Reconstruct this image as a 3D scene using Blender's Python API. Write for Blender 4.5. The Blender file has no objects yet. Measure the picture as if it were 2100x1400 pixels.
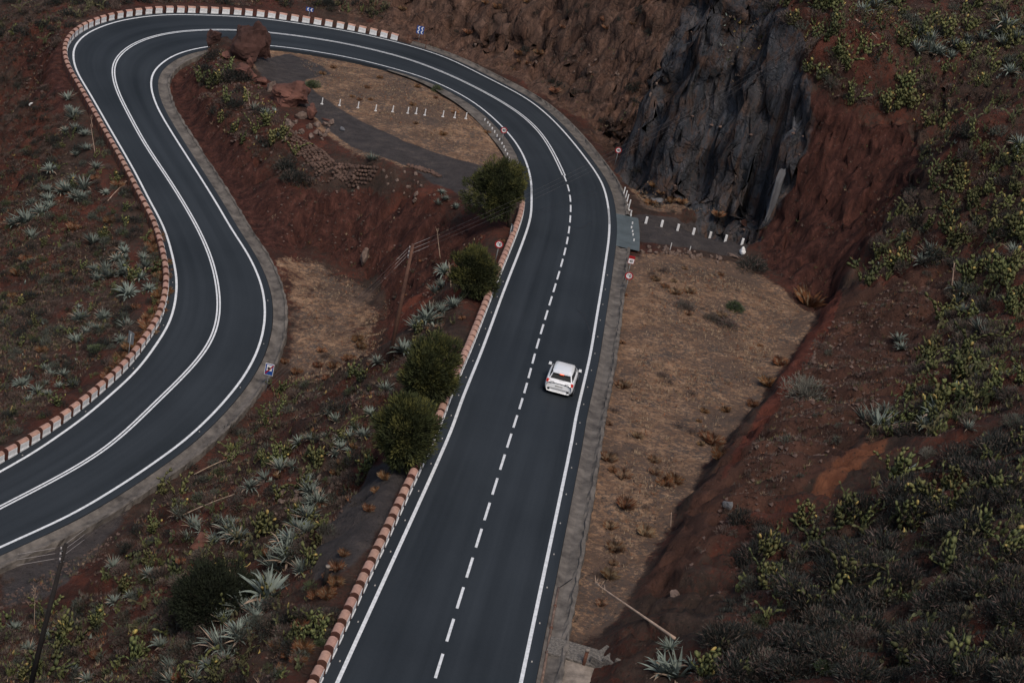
import bpy, bmesh, math, random
import numpy as np
from mathutils import Vector, Matrix

S = bpy.context.scene
COL = S.collection
R = math.radians

# ------------------------------------------------------------------ camera, sky, sun
F_PX, PITCH, ROLL, CAM_H = 3488.46, R(25.915), R(13.122), 47.907
cam = bpy.data.cameras.new('camera')
cam.sensor_width = 36.0
cam.lens = F_PX / 2100 * 36.0
cam.clip_start, cam.clip_end = 0.5, 3000
camo = bpy.data.objects.new('camera', cam)
COL.objects.link(camo)
_rt = Vector((1, 0, 0)); _fw = Vector((0, math.cos(PITCH), -math.sin(PITCH))); _up = Vector((0, math.sin(PITCH), math.cos(PITCH)))
cx = _rt * math.cos(ROLL) + _up * math.sin(ROLL)
cy = -_rt * math.sin(ROLL) + _up * math.cos(ROLL)
cz = -_fw
camo.matrix_world = Matrix(((cx.x, cy.x, cz.x, 0), (cx.y, cy.y, cz.y, 0), (cx.z, cy.z, cz.z, CAM_H), (0, 0, 0, 1)))
S.camera = camo

SUN_EL, SUN_AZ = R(58), R(158)          # azimuth measured from +Y towards +X
w = bpy.data.worlds.new('World'); S.world = w; w.use_nodes = True
nt = w.node_tree
sky = nt.nodes.new('ShaderNodeTexSky'); sky.sky_type = 'NISHITA'; sky.sun_disc = False
sky.sun_elevation = SUN_EL; sky.sun_rotation = SUN_AZ; sky.air_density = 1.0; sky.dust_density = 2.5; sky.ozone_density = 1.0
bg = nt.nodes['Background']; bg.inputs[1].default_value = 0.072
nt.links.new(sky.outputs[0], bg.inputs[0])
sl = bpy.data.lights.new('sun', 'SUN'); sl.energy = 1.5; sl.angle = R(18); sl.color = (1.0, 0.91, 0.80)
so = bpy.data.objects.new('sun', sl); COL.objects.link(so)
sd = Vector((math.sin(SUN_AZ) * math.cos(SUN_EL), math.cos(SUN_AZ) * math.cos(SUN_EL), math.sin(SUN_EL)))
so.rotation_euler = (-sd).to_track_quat('-Z', 'Y').to_euler(); so.location = (0, 100, 120)
S.view_settings.view_transform = 'Standard'; S.view_settings.look = 'None'; S.view_settings.gamma = 1.0
S.view_settings.use_curve_mapping = False
S.view_settings.exposure = 0.74
S.render.engine = 'CYCLES'
S.cycles.max_bounces = 4; S.cycles.diffuse_bounces = 2; S.cycles.glossy_bounces = 2; S.cycles.transparent_max_bounces = 4

# ------------------------------------------------------------------ survey: photo points to ground points
def rays(P):
    P = np.atleast_2d(np.array(P, float))
    u = P[:, 0] - 1050; v = P[:, 1] - 700
    x = u * math.cos(ROLL) + v * math.sin(ROLL); y = -u * math.sin(ROLL) + v * math.cos(ROLL)
    return np.stack([x, F_PX * math.cos(PITCH) - y * math.sin(PITCH), -F_PX * math.sin(PITCH) - y * math.cos(PITCH)], 1)
def unp(P, z):
    d = rays(P); t = (np.asarray(z) - CAM_H) / d[:, 2]
    return d * t[:, None] + np.array([0, 0, CAM_H])
def project(P):
    P = np.atleast_2d(P); q = P - np.array([0, 0, CAM_H])
    x = q[:, 0]; zc = q[:, 1] * math.cos(PITCH) - q[:, 2] * math.sin(PITCH); y = -(q[:, 1] * math.sin(PITCH) + q[:, 2] * math.cos(PITCH))
    x, y = x / zc * F_PX, y / zc * F_PX
    return np.stack([x * math.cos(ROLL) - y * math.sin(ROLL) + 1050, x * math.sin(ROLL) + y * math.cos(ROLL) + 700], 1)
def spline(P, n=6):
    P = np.array(P, float); out = []
    Q = np.vstack([2 * P[0] - P[1], P, 2 * P[-1] - P[-2]])
    for i in range(1, len(Q) - 2):
        p0, p1, p2, p3 = Q[i - 1:i + 3]
        for k in range(n):
            t = k / n
            out.append(.5 * (2 * p1 + (p2 - p0) * t + (2 * p0 - 5 * p1 + 4 * p2 - p3) * t * t + (3 * p1 - p0 - 3 * p2 + p3) * t ** 3))
    out.append(P[-1]); return np.array(out)
def resample(P, step):
    s = np.concatenate([[0], np.cumsum(np.linalg.norm(np.diff(P, axis=0), axis=1))])
    n = max(2, int(round(s[-1] / step)) + 1); t = np.linspace(0, s[-1], n)
    return np.stack([np.interp(t, s, P[:, k]) for k in range(P.shape[1])], 1)
def smooth(P, it):
    P = P.copy()
    for _ in range(it): P[1:-1] = .5 * P[1:-1] + .25 * (P[:-2] + P[2:])
    return P

IN = [(703,1374),(904,932),(947,820),(990,714),(1033,597),(1083,465),(1090,410),(1087,360),(1067,307),(1030,260),(967,207),(880,163),(790,136),(700,115),(620,102),(553,93),(490,91),(430,95),(370,108),(333,128),(313,150),(309,177),(317,207),(333,240),(370,300),(417,373),(450,427),(473,467),(510,524),(533,574),(543,620),(542,667),(528,720),(497,777),(450,834),(400,884),(347,927),(233,1004),(133,1061),(0,1122)]
CE = [(893,1389),(1042,910),(1077,800),(1100,714),(1130,614),(1155,530),(1168,467),(1170,400),(1153,353),(1117,283),(1067,233),(990,187),(907,147),(823,117),(697,87),(567,68),(493,62),(430,61),(360,65),(300,78),(260,98),(235,123),(230,147),(240,187),(267,240),(300,300),(350,373),(383,427),(405,467),(430,520),(443,567),(450,617),(448,654),(437,694),(410,734),(363,784),(317,827),(267,877),(200,933),(100,989),(0,1040)]
OU = [(1068,1400),(1167,932),(1180,860),(1197,787),(1210,730),(1223,654),(1240,550),(1250,463),(1240,390),(1210,337),(1150,263),(1087,207),(1000,160),(913,118),(817,88),(698,62),(533,38),(400,31),(333,31),(260,40),(213,53),(173,72),(152,97),(150,117),(157,147),(187,197),(233,277),(277,353),(310,417),(336,466),(350,510),(360,554),(363,587),(358,627),(347,664),(320,707),(283,757),(233,804),(167,860),(100,907),(63,932),(0,967)]
KZ = [3.2,0,-2.08,-3.85,-5.19,-6.37,-7.02,-7.76,-8.62,-9.55,-10.22,-10.75,-11.39,-12.26]
ce = spline(CE, 2)
zc0 = np.interp(np.arange(len(ce)), np.linspace(0, len(ce) - 1, len(KZ)), KZ)
Cw = unp(ce, zc0)
def extend(P, a, b):
    d0 = (P[0] - P[3]) / np.linalg.norm(P[0] - P[3]); d1 = (P[-1] - P[-4]) / np.linalg.norm(P[-1] - P[-4])
    return np.vstack([P[0] + d0 * a, P, P[-1] + d1 * b])
Cw = smooth(resample(extend(Cw, 22, 25), .7), 14)
def road_z(xy):
    xy = np.atleast_2d(xy); out = np.empty(len(xy)); idx = np.empty(len(xy), int)
    for a in range(0, len(xy), 20000):
        b = xy[a:a + 20000]
        d = ((b[:, None, 0] - Cw[None, :, 0]) ** 2 + (b[:, None, 1] - Cw[None, :, 1]) ** 2)
        i = d.argmin(1); idx[a:a + 20000] = i; out[a:a + 20000] = Cw[i, 2]
    return out, idx
def edge_world(px):
    P = spline(px, 6); z = np.full(len(P), -4.0)
    z = np.interp(np.arange(len(P)), np.linspace(0, len(P) - 1, len(KZ)), KZ)
    for _ in range(8):
        q = unp(P, z); zn, _i = road_z(q[:, :2]); z = .3 * z + .7 * zn
    return unp(P, z)
INw = smooth(resample(extend(edge_world(IN), 22, 25), .6), 10)
OUw = smooth(resample(extend(edge_world(OU), 22, 25), .6), 10)
INw[:, 2] = smooth(INw, 30)[:, 2]; OUw[:, 2] = smooth(OUw, 30)[:, 2]
def normals(P):
    t = np.gradient(P[:, :2], axis=0); t /= np.linalg.norm(t, axis=1)[:, None] + 1e-9
    return np.stack([-t[:, 1], t[:, 0]], 1)        # left of travel
def offset(P, d):      # d > 0 to the left of travel (the inner side of the bend), d < 0 to the outer
    n = normals(P); Q = P.copy(); Q[:, :2] += n * np.asarray(d).reshape(-1, 1); return Q
def cut(P, a, b):      # the stretch of a world line between two photo points
    q = project(P); i = ((q - np.array(a)) ** 2).sum(1).argmin(); j = ((q - np.array(b)) ** 2).sum(1).argmin()
    return P[min(i, j):max(i, j) + 1]

# ------------------------------------------------------------------ value noise
_rs = np.random.RandomState(7); _tab = _rs.rand(256, 256)
def vnoise(x, y):
    xi = np.floor(x).astype(int); yi = np.floor(y).astype(int); fx = x - xi; fy = y - yi
    fx = fx * fx * (3 - 2 * fx); fy = fy * fy * (3 - 2 * fy)
    g = lambda a, b: _tab[a % 256, b % 256]
    return (g(xi, yi) * (1 - fx) + g(xi + 1, yi) * fx) * (1 - fy) + (g(xi, yi + 1) * (1 - fx) + g(xi + 1, yi + 1) * fx) * fy
def fbm(x, y, o=4):
    s = 0; a = .5
    for k in range(o):
        s = s + a * (vnoise(x + 17.3 * k, y - 9.1 * k) - .5); x = x * 2.03; y = y * 2.03; a *= .5
    return s
def cells(x, y):
    """jittered-grid cells: a random value per cell and the distance to its rim, for blocky rock"""
    xi = np.floor(x).astype(int); yi = np.floor(y).astype(int); best = np.full(x.shape, 9.); sec = np.full(x.shape, 9.); val = np.zeros(x.shape)
    for a in (-1, 0, 1):
        for b in (-1, 0, 1):
            cx_, cy_ = xi + a, yi + b; jx = _tab[cx_ % 256, cy_ % 256]; jy = _tab[(cx_ + 91) % 256, (cy_ + 37) % 256]
            d = (cx_ + jx - x) ** 2 + (cy_ + jy - y) ** 2; v = _tab[(cx_ + 13) % 256, (cy_ + 171) % 256]; cl = d < best
            sec = np.where(cl, best, np.minimum(sec, d)); val = np.where(cl, v, val); best = np.where(cl, d, best)
    return val, np.sqrt(sec) - np.sqrt(best)
def sstep(a, b, x):
    t = np.clip((x - a) / (b - a), 0, 1); return t * t * (3 - 2 * t)

# ------------------------------------------------------------------ terrain height
ctl = []
def zroad_px(px, dz):
    z = 0.
    for _ in range(25):
        p = unp([px], [z])[0]; z = .5 * z + .5 * (road_z(p[None, :2])[0][0] + dz)
    return unp([px], [z])[0]
for px, z in [((1880,270),9.5),((1790,480),4),((1850,400),6.5),((1740,560),1),((2100,0),19),((1640,170),10.5),((1560,110),11.2),((1440,30),12.5),((1800,0),16),((1700,210),9.7),
              ((2000,250),14),((1950,420),8.5),((860,0),1),((1000,0),3),((1130,0),6.5),((1250,0),9.5),((1340,100),8.0),((1250,150),4.5),((1100,90),.5),
              ((300,0),-7),((500,0),-6.5),((700,0),-4.5),((130,60),-8),((100,150),-10.5),((60,60),-9.5),((0,0),-12.5),((0,250),-14),((70,200),-12.5),((0,130),-13.5),((200,600),-12),((0,600),-15),
              ((130,400),-11),((0,400),-14.2),((0,900),-13.2),((150,800),-12.5),((0,750),-14),((100,700),-13.3),((250,680),-11.6),((200,450),-10.6),((280,560),-11),
              ((0,1200),-12.8),((0,1400),-9.5),((150,1400),-7),((300,1400),-4),((450,1400),-1.0),((560,1400),1.2),((200,1140),-12.3),((100,1250),-11.3),((250,1060),-12.0),((100,1180),-12.4),
              ((310,1010),-11.8),((330,1035),-10.4),((240,1150),-10.4),((380,930),-10.9),
              ((740,1050),1.0),((680,1180),1.6),((780,980),.4),((650,1230),1.5),
              ((540,112),-5.7),((500,150),-5.5),((590,190),-5.1),((640,240),-5),((700,300),-4.5),((775,345),-4),((850,340),-3.9),((980,440),-2.5),((1050,470),-2.3),((920,400),-3.0),
              ((430,84),-5.0),((470,84),-4.5),((392,108),-5.9),((412,96),-5.4),((460,105),-4.7),((515,90),-5.0),((400,150),-6.2),((450,150),-5.6),((420,220),-6.9),((370,170),-7.5),((480,250),-6.1),((550,280),-5.6),((400,280),-8.2),((450,330),-8.0),((600,330),-6.2),((680,385),-6.3),((760,385),-5.6),((500,400),-8.8),((560,400),-8.0),((620,420),-7.7),((860,420),-4.6),
              ((560,130),-5.6),((640,165),-5.3),((700,230),-4.8),((800,250),-4.4),((900,200),-4.8),((950,300),-3.7),((1000,400),-3),((860,320),-3.9),((750,150),-5.5),
              ((540,500),-10.0),((600,505),-10.2),((700,540),-10.2),((770,565),-10.2),((800,640),-9.8),((900,530),-5.0),((860,590),-6.8),((830,690),-8.0),((770,740),-9.5),((950,560),-3.2),((900,640),-4.4),
              ((600,570),-10.4),((700,620),-10.3),((620,720),-10.6),((740,690),-10.0),((580,790),-10.9),((660,760),-10.4),
              ((1330,1310),5.2),((1400,1260),5.8),((1240,1392),4.2),
              ((1430,480),-2.6),((1350,470),-2.4),((1500,500),-2.5),((1400,420),-2.4),((1330,360),-2.6)]:
    ctl.append(unp([px], [z])[0])
TOE = np.array([[23.1,121.4,-1.7],[19.8,109,-.7],[16.4,97.4,.2],[13.7,88.9,1.3],[11.7,81.6,2.2],[10.1,75.4,2.4],[8.5,69.3,2.7],[7.6,65.5,2.9],[6.8,60.8,3.1],[5.8,55,3.4],[4.5,46,4.0]])
ctl += [p for p in TOE]
for px in [(1300,600),(1400,750),(1250,1000),(1600,640),(1500,800),(1350,1000),(1240,1200),(1420,620),(1520,600),(1560,720),(1400,880)]:
    ctl.append(zroad_px(px, .12))
for q in [(850,85),(950,118),(1100,190),(1200,270),(1270,330)]:
    pass
for px, z in [((1290,345),-2.8),((1350,380),-2.4),((1430,400),-2.3),((1500,440),-2.3),((1540,475),-2.3),((1560,540),-2.1),((1620,590),-1.8)]:
    ctl.append(unp([px], [z])[0])
for k in range(2, len(TOE)):                 # the right-hand hillside climbs from its toe
    for dd, rise in ((3, 2.3), (7, 5.0), (13, 9.2), (22, 15), (34, 22), (55, 32)):
        t = TOE[k]; ctl.append(np.array([t[0] + dd * .965, t[1] - dd * .262, t[2] + rise]))
for p in [(-15,190,8),(-5,182,12),(5,172,16),(15,165,20),(30,165,24),(45,165,27),(60,145,30),(52,118,27),(70,190,38),(30,200,36),(-10,215,22),(-35,205,-1),(-55,200,-9),(-75,195,-14),
          (-60,110,-23),(-70,140,-27),(-75,170,-24),(-50,85,-21),(-60,60,-28),(-40,60,-15),(-30,50,-10),(-90,120,-34),(-95,200,-22),(-20,45,-3),(-12,45,0),(0,40,4.5),(-60,230,-6),(0,250,30),(60,240,48)]:
    ctl.append(np.array(p, float))
# road bench: both sides of the carriageway
hwL = np.linalg.norm(Cw[:, None, :2] - INw[None, :, :2], axis=2).min(1); hwR = np.linalg.norm(Cw[:, None, :2] - OUw[None, :, :2], axis=2).min(1)
hwL = np.convolve(np.pad(hwL, 6, 'edge'), np.ones(13) / 13, 'valid'); hwR = np.convolve(np.pad(hwR, 6, 'edge'), np.ones(13) / 13, 'valid')
qC = project(Cw)
gutR = np.zeros(len(Cw)); gutL = np.zeros(len(Cw))
i_w_end = ((qC - np.array((1165, 420))) ** 2).sum(1).argmin()       # right-branch wall ends here
i_o_wall = ((qC - np.array((815, 112))) ** 2).sum(1).argmin()       # hairpin wall starts here
i_i_gut = ((qC - np.array((430, 61))) ** 2).sum(1).argmin()         # inner gutter of the lower branch starts here
ii = np.arange(len(Cw))
extR = np.where(ii < i_o_wall, 2.35, 1.35); extL = np.where(ii < i_w_end, 1.35, np.where(ii < i_i_gut, 1.3, 2.35))
nC = normals(Cw)
for k in range(0, len(Cw), 5):
    for sgn, h in ((1, hwL[k] + extL[k]), (-1, hwR[k] + extR[k])):
        p = Cw[k].copy(); p[:2] += sgn * nC[k] * (h + .3); p[2] -= .1; ctl.append(p)
    ctl.append(Cw[k])
ctl = np.array(ctl)
_, keep = np.unique(np.round(ctl[:, :2] / .5).astype(int), axis=0, return_index=True)
ctl = ctl[np.sort(keep)]
def kern(d2): return np.sqrt(d2 + 1.0)
_A = kern(((ctl[:, None, :2] - ctl[None, :, :2]) ** 2).sum(2)); n_ = len(ctl)
_M = np.zeros((n_ + 3, n_ + 3)); _M[:n_, :n_] = _A - np.eye(n_) * .12; _M[:n_, n_] = 1; _M[:n_, n_ + 1:] = ctl[:, :2]; _M[n_:, :n_] = _M[:n_, n_:].T
_W = np.linalg.solve(_M, np.concatenate([ctl[:, 2], [0, 0, 0]]))
def rbf(xy):
    out = np.empty(len(xy))
    for a in range(0, len(xy), 8000):
        b = xy[a:a + 8000]
        out[a:a + 8000] = kern((b[:, None, 0] - ctl[None, :, 0]) ** 2 + (b[:, None, 1] - ctl[None, :, 1]) ** 2) @ _W[:n_] + _W[n_] + b @ _W[n_ + 1:]
    return out
def axis(lo, a, b, hi, st, f0, f1, fs):
    mid = np.concatenate([np.arange(a, f0, st), np.arange(f0, f1, fs), np.arange(f1, b, st)]); L = []; x = a; s = st
    while x > lo: s *= 1.22; x -= s; L.append(x)
    Rr = []; x = mid[-1]; s = st
    while x < hi: s *= 1.22; x += s; Rr.append(x)
    return np.concatenate([L[::-1], mid, Rr])
GX = axis(-260, -60, 48, 260, .38, 4, 30, .24); GY = axis(-60, 50, 190, 520, .38, 134, 158, .20)
XX, YY = np.meshgrid(GX, GY); XY = np.stack([XX.ravel(), YY.ravel()], 1)
Zb = rbf(XY)
Zb = np.where(XY[:, 1] > 215, np.minimum(Zb, 60), Zb)
_far = sstep(0, 60, np.maximum(np.abs(XY[:, 0]) - 90, 0)) 
Zb = Zb * (1 - .0 * _far); Zb = np.clip(Zb, -60, 70)
# keep the camera's own stand clear of the slope
Zb = np.where(XY[:, 1] < 40, np.minimum(Zb, 8 + .8 * np.maximum(0, XY[:, 0] - 6)), Zb)
Zb = Zb.reshape(XX.shape)
gy_, gx_ = np.gradient(Zb, GY, GX); SL = np.hypot(gx_, gy_)
rz, ri = road_z(XY); 
dv = XY - Cw[ri, :2]; lat = (dv * nC[ri]).sum(1); dist = np.linalg.norm(dv, axis=1)
ext = np.where(lat > 0, hwL[ri] + extL[ri], hwR[ri] + extR[ri])
e = (dist - ext).reshape(XX.shape); rzg = rz.reshape(XX.shape)
slw = sstep(.25, 1.0, SL)
x_, y_ = XX, YY
rough = fbm(x_ * .22, y_ * .22) * 1.5 + fbm(x_ * .8, y_ * .8, 3) * .55 + fbm(x_ * 2.1, y_ * 2.1, 2) * .28
dirx, diry = gx_ / (SL + 1e-6), gy_ / (SL + 1e-6)
al = x_ * -diry + y_ * dirx; up_ = x_ * dirx + y_ * diry
gul = np.abs(fbm(al * .55 + 3, up_ * .12, 3)) * -2.2 + .35
rk = (np.abs(fbm(x_ * .35 + 40, y_ * .35, 4)) - .12) * 3.2
Zt = Zb + rough * (.13 + .95 * slw) + gul * slw * 1.15 + rk * sstep(.8, 1.6, SL) * .9 + (np.abs(fbm(x_ * .11 + 9, y_ * .11, 3)) - .1) * 2.6 * slw
# run-off cuts gullies into the steep soil: flow gathers downhill cell by cell
def runoff(Z):
    ny_, nx_ = Z.shape; Zp = np.pad(Z, 1, mode='edge'); best = np.zeros(Z.shape); tgt = np.arange(Z.size).reshape(Z.shape).copy(); idx = tgt.copy()
    for dj in (-1, 0, 1):
        for di in (-1, 0, 1):
            if di == 0 and dj == 0: continue
            drop = (Z - Zp[1 + dj:1 + dj + ny_, 1 + di:1 + di + nx_]) / math.hypot(di, dj); ok = drop > best
            jj = np.clip(np.arange(ny_)[:, None] + dj, 0, ny_ - 1); ii_ = np.clip(np.arange(nx_)[None] + di, 0, nx_ - 1)
            best = np.where(ok, drop, best); tgt = np.where(ok, (jj * nx_ + ii_), tgt)
    A = [1.0] * Z.size; tg = tgt.ravel().tolist()
    for c in np.argsort(-Z, axis=None).tolist():
        q = tg[c]
        if q != c: A[q] += A[c]
    return np.array(A).reshape(Z.shape)
for rep_ in range(2):
    acc = np.log1p(runoff(Zt + fbm(XX * 1.3 + rep_ * 9, YY * 1.3, 2) * .25)); dep = np.clip(acc - 1.0, 0, 4.2) * .23
    dep = (dep * 2 + np.roll(dep, 1, 0) + np.roll(dep, -1, 0) + np.roll(dep, 1, 1) + np.roll(dep, -1, 1)) / 6
    Zt = Zt - dep * sstep(.3, .8, SL) * sstep(1.0, 3.0, e)
# the bank beside the dry lot starts with a steep little scarp
_a, _b = TOE[:-1, :2], TOE[1:, :2]; dmin = np.full(XX.shape, 99.)
for (ax, ay), (bx, by) in zip(_a, _b):
    dx_, dy_ = bx - ax, by - ay; q_ = np.clip(((XX - ax) * dx_ + (YY - ay) * dy_) / (dx_ ** 2 + dy_ ** 2), 0, 1); hx, hy = XX - ax - q_ * dx_, YY - ay - q_ * dy_
    dd_ = np.hypot(hx, hy); dmin = np.where(dd_ < np.abs(dmin), dd_ * np.sign(hx * .965 - hy * .262 + 1e-9), dmin)
Zt = Zt + 1.25 * sstep(-.1, .8, dmin + fbm(XX * .5, YY * .5, 3) * .9) * (1 - sstep(1.5, 9, dmin)) * sstep(65, 71, YY) * (YY < 124) * (dmin < 50)
t = sstep(-.1, 1.8, e)
Zt = np.where(e < 0, rzg - .28, (rzg - .28) * (1 - t) + Zt * t)
def hit(px, py, dz=0.0):
    """first point of the terrain along the ray through a photo point"""
    d = rays([(px, py)])[0]; d = d / np.linalg.norm(d)
    s = np.arange(45, 330, .25); P = d[None] * s[:, None] + np.array([0, 0, CAM_H])
    g = P[:, 2] - ground(P[:, :2]); k = np.argmax(g < 0)
    if g[k] >= 0: k = len(s) - 1
    a = g[k - 1] / (g[k - 1] - g[k] + 1e-9); p = P[k - 1] * (1 - a) + P[k] * a
    return np.array([p[0], p[1], p[2] + dz])
def ground(xy):
    xy = np.atleast_2d(xy)
    i = np.clip(np.searchsorted(GX, xy[:, 0]) - 1, 0, len(GX) - 2); j = np.clip(np.searchsorted(GY, xy[:, 1]) - 1, 0, len(GY) - 2)
    fx = (xy[:, 0] - GX[i]) / (GX[i + 1] - GX[i]); fy = (xy[:, 1] - GY[j]) / (GY[j + 1] - GY[j])
    return (Zt[j, i] * (1 - fx) + Zt[j, i + 1] * fx) * (1 - fy) + (Zt[j + 1, i] * (1 - fx) + Zt[j + 1, i + 1] * fx) * fy
# a narrow dark cleft at the foot of the grey cliff
_cl = unp([(1528, 462)], [-2.3])[0]; _cd = np.array([.12, .99]); _rel = np.stack([XX - _cl[0], YY - _cl[1]], -1)
_s = _rel @ _cd; _l = _rel @ np.array([_cd[1], -_cd[0]])
Zt = np.where((_s > -1) & (_s < 2.6) & (np.abs(_l) < .9 - .1 * _s), np.minimum(Zt, -2.3 + .1 * _s), Zt)

def in_poly(poly, X, Y):
    inside = np.zeros(X.shape, bool); n = len(poly)
    for a in range(n):
        x1, y1 = poly[a]; x2, y2 = poly[(a + 1) % n]
        c = ((y1 > Y) != (y2 > Y)) & (X < (x2 - x1) * (Y - y1) / (y2 - y1 + 1e-12) + x1); inside ^= c
    return inside
def plan(pxs): return np.array([hit(*p)[:2] for p in pxs])
def blur(M, it):
    for _ in range(it):
        M = (np.roll(M, 1, 0) + np.roll(M, -1, 0) + M * 2) / 4; M = (np.roll(M, 1, 1) + np.roll(M, -1, 1) + M * 2) / 4
    return M
PX = dict(
    lot=[(1262,525),(1400,520),(1520,540),(1600,590),(1700,620),(1640,720),(1560,830),(1490,910),(1430,1000),(1370,1100),(1300,1210),(1255,1290),(1180,1330),(1150,1300),(1200,1000),(1240,760)],
    plateau=[(560,96),(700,118),(880,168),(960,212),(1015,262),(1050,330),(1060,400),(1000,425),(920,385),(860,345),(800,335),(740,320),(650,262),(640,200),(560,165),(515,130)],
    hollow=[(555,520),(640,530),(770,572),(800,650),(775,735),(700,770),(600,790),(575,740),(592,660),(580,590)],
    verge=[(1270,330),(1330,370),(1420,410),(1500,450),(1500,480),(1420,455),(1320,432),(1285,380)],
    path=[(645,188),(700,225),(760,258),(830,290),(900,315),(1005,345),(1045,400),(985,430),(920,388),(850,346),(790,325),(720,300),(665,262),(640,232),(600,182),(540,160),(520,125),(590,108),(660,135),(680,152),(625,165)],
    track=[(1300,438),(1340,442),(1440,465),(1530,490),(1530,528),(1470,520),(1400,507),(1310,497)],
    bench=[(850,950),(820,1010),(760,1120),(700,1180),(650,1190),(630,1150),(690,1060),(760,960)],
    shoulder=[(300,1000),(200,1140),(120,1215),(0,1250),(0,1170),(140,1090),(240,1030)],
    greyrock=[(1440,40),(1530,110),(1640,180),(1655,260),(1640,360),(1590,430),(1540,480),(1440,420),(1330,375),(1290,330),(1330,230),(1390,100)],
    scoop=[(1640,180),(1720,225),(1870,260),(1890,310),(1850,400),(1790,480),(1740,560),(1700,618),(1620,590),(1560,530),(1550,480),(1640,360),(1655,260)],
    brightred=[(880,590),(960,500),(1000,480),(940,560),(860,640),(800,700),(790,680),(830,620)],
    toestrip=[(1700,620),(1730,600),(1700,680),(1600,830),(1500,960),(1470,985),(1560,840),(1640,720)],
    spoil=[(1690,640),(1760,590),(1960,540),(2000,580),(1900,700),(1800,860),(1700,960),(1560,1050),(1400,1180),(1290,1240),(1420,1030),(1560,840),(1640,730)],
    streak=[(1660,1010),(1720,940),(1800,890),(1830,900),(1760,960),(1690,1020)],
    redbank=[(345,160),(400,130),(470,170),(450,250),(520,330),(600,390),(760,390),(860,430),(980,470),(1000,500),(900,600),(800,690),(790,620),(770,560),(640,500),(545,510),(450,390),(380,260)],
    redleft=[(40,90),(120,60),(150,200),(120,260),(60,200)],
)
PL = {}

# ------------------------------------------------------------------ materials
def new_mat(name):
    m = bpy.data.materials.new(name); m.use_nodes = True; return m, m.node_tree, m.node_tree.nodes['Principled BSDF']
def mat(name, c, rough=.8, var=.25, scale=3.0, c2=None, bump=0.0, bscale=None, metal=0.0, rnd=0.0, spec=.3, coat=0.0, emit=None):
    """a plain colour broken up by two noises; rnd shifts it from one copy to the next"""
    m, t, b = new_mat(name); N = t.nodes; L = t.links
    tc = N.new('ShaderNodeTexCoord'); n1 = N.new('ShaderNodeTexNoise'); n1.inputs['Scale'].default_value = scale; n1.inputs['Detail'].default_value = 6; n1.inputs['Roughness'].default_value = .65
    L.new(tc.outputs['Object'], n1.inputs['Vector'])
    rp = N.new('ShaderNodeValToRGB'); c2 = c2 or tuple(x * (1 - var) for x in c)
    hi = tuple(min(1, x * (1 + var * .8)) for x in c)
    rp.color_ramp.elements[0].position = .32; rp.color_ramp.elements[0].color = (*c2, 1)
    rp.color_ramp.elements[1].position = .70; rp.color_ramp.elements[1].color = (*hi, 1)
    L.new(n1.outputs[0], rp.inputs[0]); out = rp.outputs[0]
    if rnd:
        oi = N.new('ShaderNodeObjectInfo'); hs = N.new('ShaderNodeHueSaturation')
        mr = N.new('ShaderNodeMapRange'); mr.inputs[3].default_value = 1 - rnd; mr.inputs[4].default_value = 1 + rnd; L.new(oi.outputs['Random'], mr.inputs[0]); L.new(mr.outputs[0], hs.inputs['Value'])
        wn = N.new('ShaderNodeTexWhiteNoise'); wn.noise_dimensions = '1D'; L.new(oi.outputs['Random'], wn.inputs['W'])
        mh = N.new('ShaderNodeMapRange'); mh.inputs[3].default_value = .5 - rnd * .05; mh.inputs[4].default_value = .5 + rnd * .05; L.new(wn.outputs['Value'], mh.inputs[0]); L.new(mh.outputs[0], hs.inputs['Hue'])
        L.new(out, hs.inputs['Color']); out = hs.outputs[0]
    L.new(out, b.inputs['Base Color'])
    b.inputs['Roughness'].default_value = rough; b.inputs['Metallic'].default_value = metal; b.inputs['Specular IOR Level'].default_value = spec; b.inputs['Coat Weight'].default_value = coat
    if emit: b.inputs['Emission Color'].default_value = (*emit[0], 1); b.inputs['Emission Strength'].default_value = emit[1]
    if bump:
        n2 = N.new('ShaderNodeTexNoise'); n2.inputs['Scale'].default_value = bscale or scale * 4; n2.inputs['Detail'].default_value = 5; L.new(tc.outputs['Object'], n2.inputs['Vector'])
        bp = N.new('ShaderNodeBump'); bp.inputs['Strength'].default_value = bump; bp.inputs['Distance'].default_value = .08; L.new(n2.outputs[0], bp.inputs['Height']); L.new(bp.outputs[0], b.inputs['Normal'])
    return m

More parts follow.
